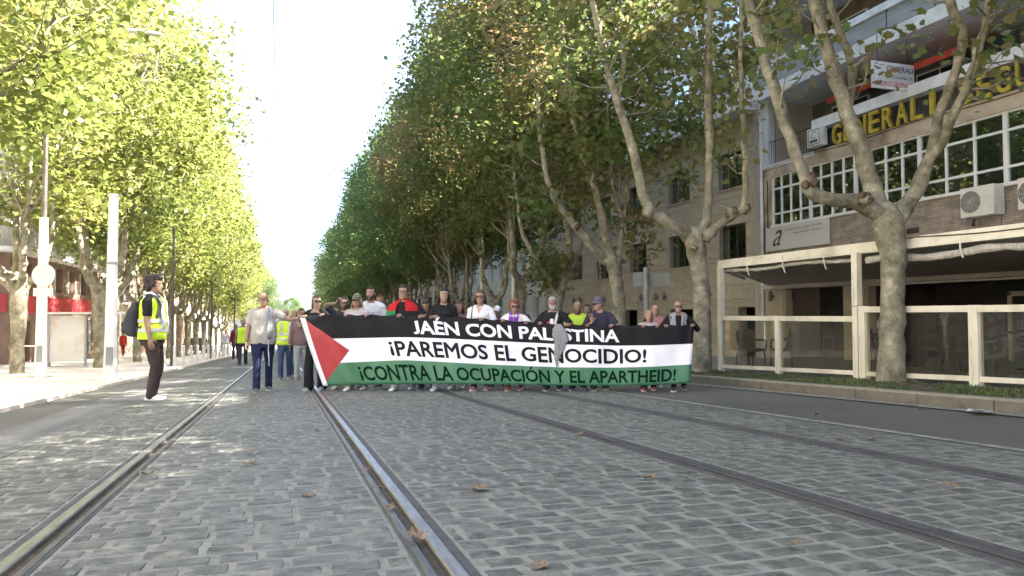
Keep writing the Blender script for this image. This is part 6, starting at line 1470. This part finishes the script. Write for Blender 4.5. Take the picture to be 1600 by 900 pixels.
# scarf hanging over the banner
ks = thing('checked_scarf', 'grey and white checked scarf hanging over the banner below the grey-bearded man', 'scarf', BPT(U_of(873, 3), 3))
pth = [(872, 3.02, 9), (873, 2.75, 18), (875, 2.45, 25), (877, 2.2, 24), (875, 1.95, 17), (872, 1.65, 13), (870, 1.4, 8), (869.5, 1.2, 4), (870, 1.0, 1.2)]
rs = []
for (px, v, w_) in pth:
    U = U_of(px, v); fr, bk = [], []
    for j in range(7):
        q = j / 6 - .5; u2 = U_of(px + q * w_ * (1.0), v); o = .012 + .02 * math.sin(j * 1.9 + v * 2) ** 2 * min(1, w_ / 15)
        fr.append(BPT(u2, v, o + .010) - ks.location); bk.append(BPT(u2, v, o) - ks.location)
    rs.append(fr + bk[::-1])
MB().rings(rs).build('cloth', M_keff, ks, True)
# --- people off the banner
X, Y = on_ground(410, 612)
zt = on_plane(408, 459, (X, Y, 0), np.array([_fw[0], _fw[1], 0])).z
cor = BPT(0.0, 2.9) + Vector(bn) * .03 + Vector((-.03, 0, 0))
def ex_shoulder_scarf(c):
    LN = c['LN']; g = c['g']; path = [(.11, .13, 1.12), (.12, .14, 1.3), (.125, .10, 1.44), (.125, .03, 1.485), (.125, -.05, 1.475), (.12, -.115, 1.42)] 
    for z in np.linspace(1.34, .93, 7): cy, rx, ry = torso_at(z, g, c['belly'], 0); path.append((.105 - .02 * (1.34 - z), cy - ry * .86 - .04, z))
    ex_scale(c, ribbon(path, [.12, .13, .12, .10, .10, .10, .11, .12, .12, .12, .11, .09, .06], .014, lambda i: (.3, -1 if i > 4 else (1 if i < 3 else .1), .6 if 1 < i < 6 else 0), 5, .012, 3)).build('checked_scarf', M_keff, c['t'], True)
    ex_scale(c, MB().tube([(.09, -.19, .93), (.085, -.15, .75), (.10, -.16, .55), (.10, -.13, .45)], .008, 5)).build('scarf_fringe', cloth('fringe', (.6, .6, .6)), c['t'])
person((X, Y, zg(Y) + .012), zt - zg(Y) - .012, 'balding man in a cream polo shirt with a checked scarf on one shoulder', rz=.05, skin=PINK, g=1.14, belly=.5, top=('tee', (.46, .43, .37)), legs=('trousers', (.022, .03, .075)), shoe=(.10, .10, .11), hair=('bald', (.34, .32, .30)), glasses='clear', yaw=-.12, pitch=.05,
       hands=(None, tuple(cor)), curl=(.4, .6), handdir=(None, ((.7, -.4, .3), (0, -.6, -1))), stride=.16, vox=.012, extras=(ex_shoulder_scarf,))
X, Y = on_ground(236, 627)
zt = on_plane(240, 434, (X, Y, 0), np.array([_fw[0], _fw[1], 0])).z
mc = person((X, Y, zg(Y) + .012), zt - zg(Y) - .012, 'marshal in a yellow hi-vis vest with a backpack standing sideways to the rails', rz=PI / 2 - YAW + .08, skin=TAN, g=1.08, belly=.25, top=('tee', (.015, .014, .016)), legs=('trousers', (.055, .04, .038)), shoe=(.72, .72, .72), hair=('curly', (.022, .015, .013)), stride=.03, vox=.012, yaw=.05,
       extras=(ex_vest((.4, .6, .02)), ex_scarf(cloth('sash', (.62, .60, .68)), ((-.08, 1.0), (.09, .92)), 'pale_scarf', .08)))
bp = thing('backpack', 'dark grey backpack on the marshal in the yellow vest', 'backpack', mc['t'].location, mc['t'].rotation_euler.z)
k = mc['k']; bk = MB()
bk.rings([sup(0, yy, z, rx, ry, 16, .7) for z, rx, ry, yy in ((.90, .08, .03, .23), (.92, .135, .075, .255), (1.02, .155, .10, .275), (1.15, .15, .095, .265), (1.27, .135, .075, .245), (1.36, .10, .05, .22), (1.40, .05, .02, .20))]); bk.v = [tuple(Vector(p) * k) for p in bk.v]
bk.build('bag_body', cloth('backpack', (.055, .055, .062)), bp, True)
pk = MB(); pk.rings([sup(0, yy, z, rx, ry, 14, .7) for z, rx, ry, yy in ((.95, .09, .02, .355), (.97, .11, .035, .36), (1.08, .115, .035, .365), (1.12, .09, .02, .35))]); pk.v = [tuple(Vector(p) * k) for p in pk.v]; pk.build('pocket', cloth('backpack2', (.045, .045, .05)), bp, True)
for s in (-1, 1):
    st = ribbon([(s * .09, .17, 1.36), (s * .105, .10, 1.47), (s * .115, .0, 1.505), (s * .125, -.09, 1.46), (s * .135, -.155, 1.34), (s * .155, -.14, 1.2), (s * .185, -.02, 1.08), (s * .18, .14, 1.0)], .05, .010, lambda i: (s * (.2 if i < 5 else 1), (0, 0, 0, -.6, -1, -.8, 0, .3)[i], (.6, 1, 1, .6, .1, 0, 0, 0)[i]), 3, .0); st.v = [tuple(Vector(p) * k) for p in st.v]; st.build('strap', cloth('backpack', (.055, .055, .062)), bp, True)
def stander(px, py, topy, label, **kw):
    X, Y = on_ground(px, py); zt = on_plane(px, topy, (X, Y, 0), np.array([_fw[0], _fw[1], 0])).z; h = max(1.5, min(1.88, zt - zg(Y) - .012))
    return person((X, Y, zg(Y) + .012), h, label, vox=kw.pop('vox', .02), **kw)
stander(445, 593, 484, 'grey-haired marshal in a hi-vis vest and jeans behind the cream polo shirt', skin=PINK, g=1.1, top=('tee', (.2, .2, .22)), legs=('trousers', (.05, .08, .16)), shoe=(.12, .12, .12), hair=('bald', (.3, .28, .26)), extras=(ex_vest((.4, .6, .02)),), stride=.15)
stander(458, 589, 486, 'blonde woman in grey jacket and jeans behind the banner corner', skin=PINK, fem=1, g=.95, top=('long', (.20, .17, .18)), legs=('trousers', (.07, .11, .18)), hair=('bob', (.40, .28, .15)), shoe=(.3, .3, .3), rz=.2)
stander(470, 594, 483, 'dark-haired person in grey skirt-length coat close to the banner corner', skin=TAN, top=('long', (.18, .12, .12)), legs=('trousers', (.32, .34, .35)), hair=('short', (.05, .03, .025)), shoe=(.2, .16, .12))
stander(379, 572, 500, 'person carrying a bright yellow jacket, walking away down the rails', rz=PI, skin=TAN, top=('tee', (.25, .22, .2)), legs=('trousers', (.04, .045, .06)), hair=('short', (.3, .25, .2)), shoe=(.05, .04, .05), extras=(ex_vest((.4, .6, .02), False),), stride=.2)
stander(368, 562, 500, 'person in a maroon top standing further down the street', skin=TAN, top=('long', (.14, .03, .04)), legs=('trousers', (.05, .03, .035)), hair=('short', (.1, .08, .07)))
stander(352, 556, 505, 'distant person in white on the sunlit kerb', skin=TAN, top=('long', (.6, .6, .6)), legs=('trousers', (.5, .5, .5)), hair=('short', (.08, .06, .05)))
stander(192, 557, 512, 'person in a red T-shirt walking on the sunlit pavement', skin=LIGHT, top=('tee', (.45, .03, .03)), legs=('trousers', (.25, .03, .03)), hair=('short', (.08, .05, .04)), stride=.2, rz=.6)
stander(525, 602, 480, 'marcher in a dark jacket well behind the ponytailed woman', skin=TAN, top=('long', (.10, .10, .11)), legs=('trousers', (.06, .08, .12)), hair=('short', (.06, .04, .03)))
for (px, py, ty, lab, kw) in ((593, 598, 463, 'reddish-haired marcher at the shoulder of the tall bearded man', dict(top=('long', (.25, .12, .10)), hair=('short', (.16, .06, .03)))), (655, 597, 487, 'marcher in a brown top between the flag-draped man and the bowed head', dict(top=('long', (.14, .09, .06)), hair=('short', (.04, .03, .02)))), (640, 596, 484, 'marcher in blue behind the flag-draped man', dict(top=('long', (.06, .10, .22)), hair=('short', (.05, .04, .03)))), (706, 594, 486, 'marcher in grey behind the auburn-haired woman', dict(top=('tee', (.3, .3, .3)), hair=('bob', (.06, .03, .02)), fem=1)),
                             (733, 595, 488, 'brown-haired marcher peeping out beside the white V-neck', dict(top=('long', (.2, .1, .08)), hair=('auburn', (.12, .06, .03)), fem=1))):
    stander(px, py, ty, lab, skin=TAN, legs=('trousers', DARKJ), **kw)
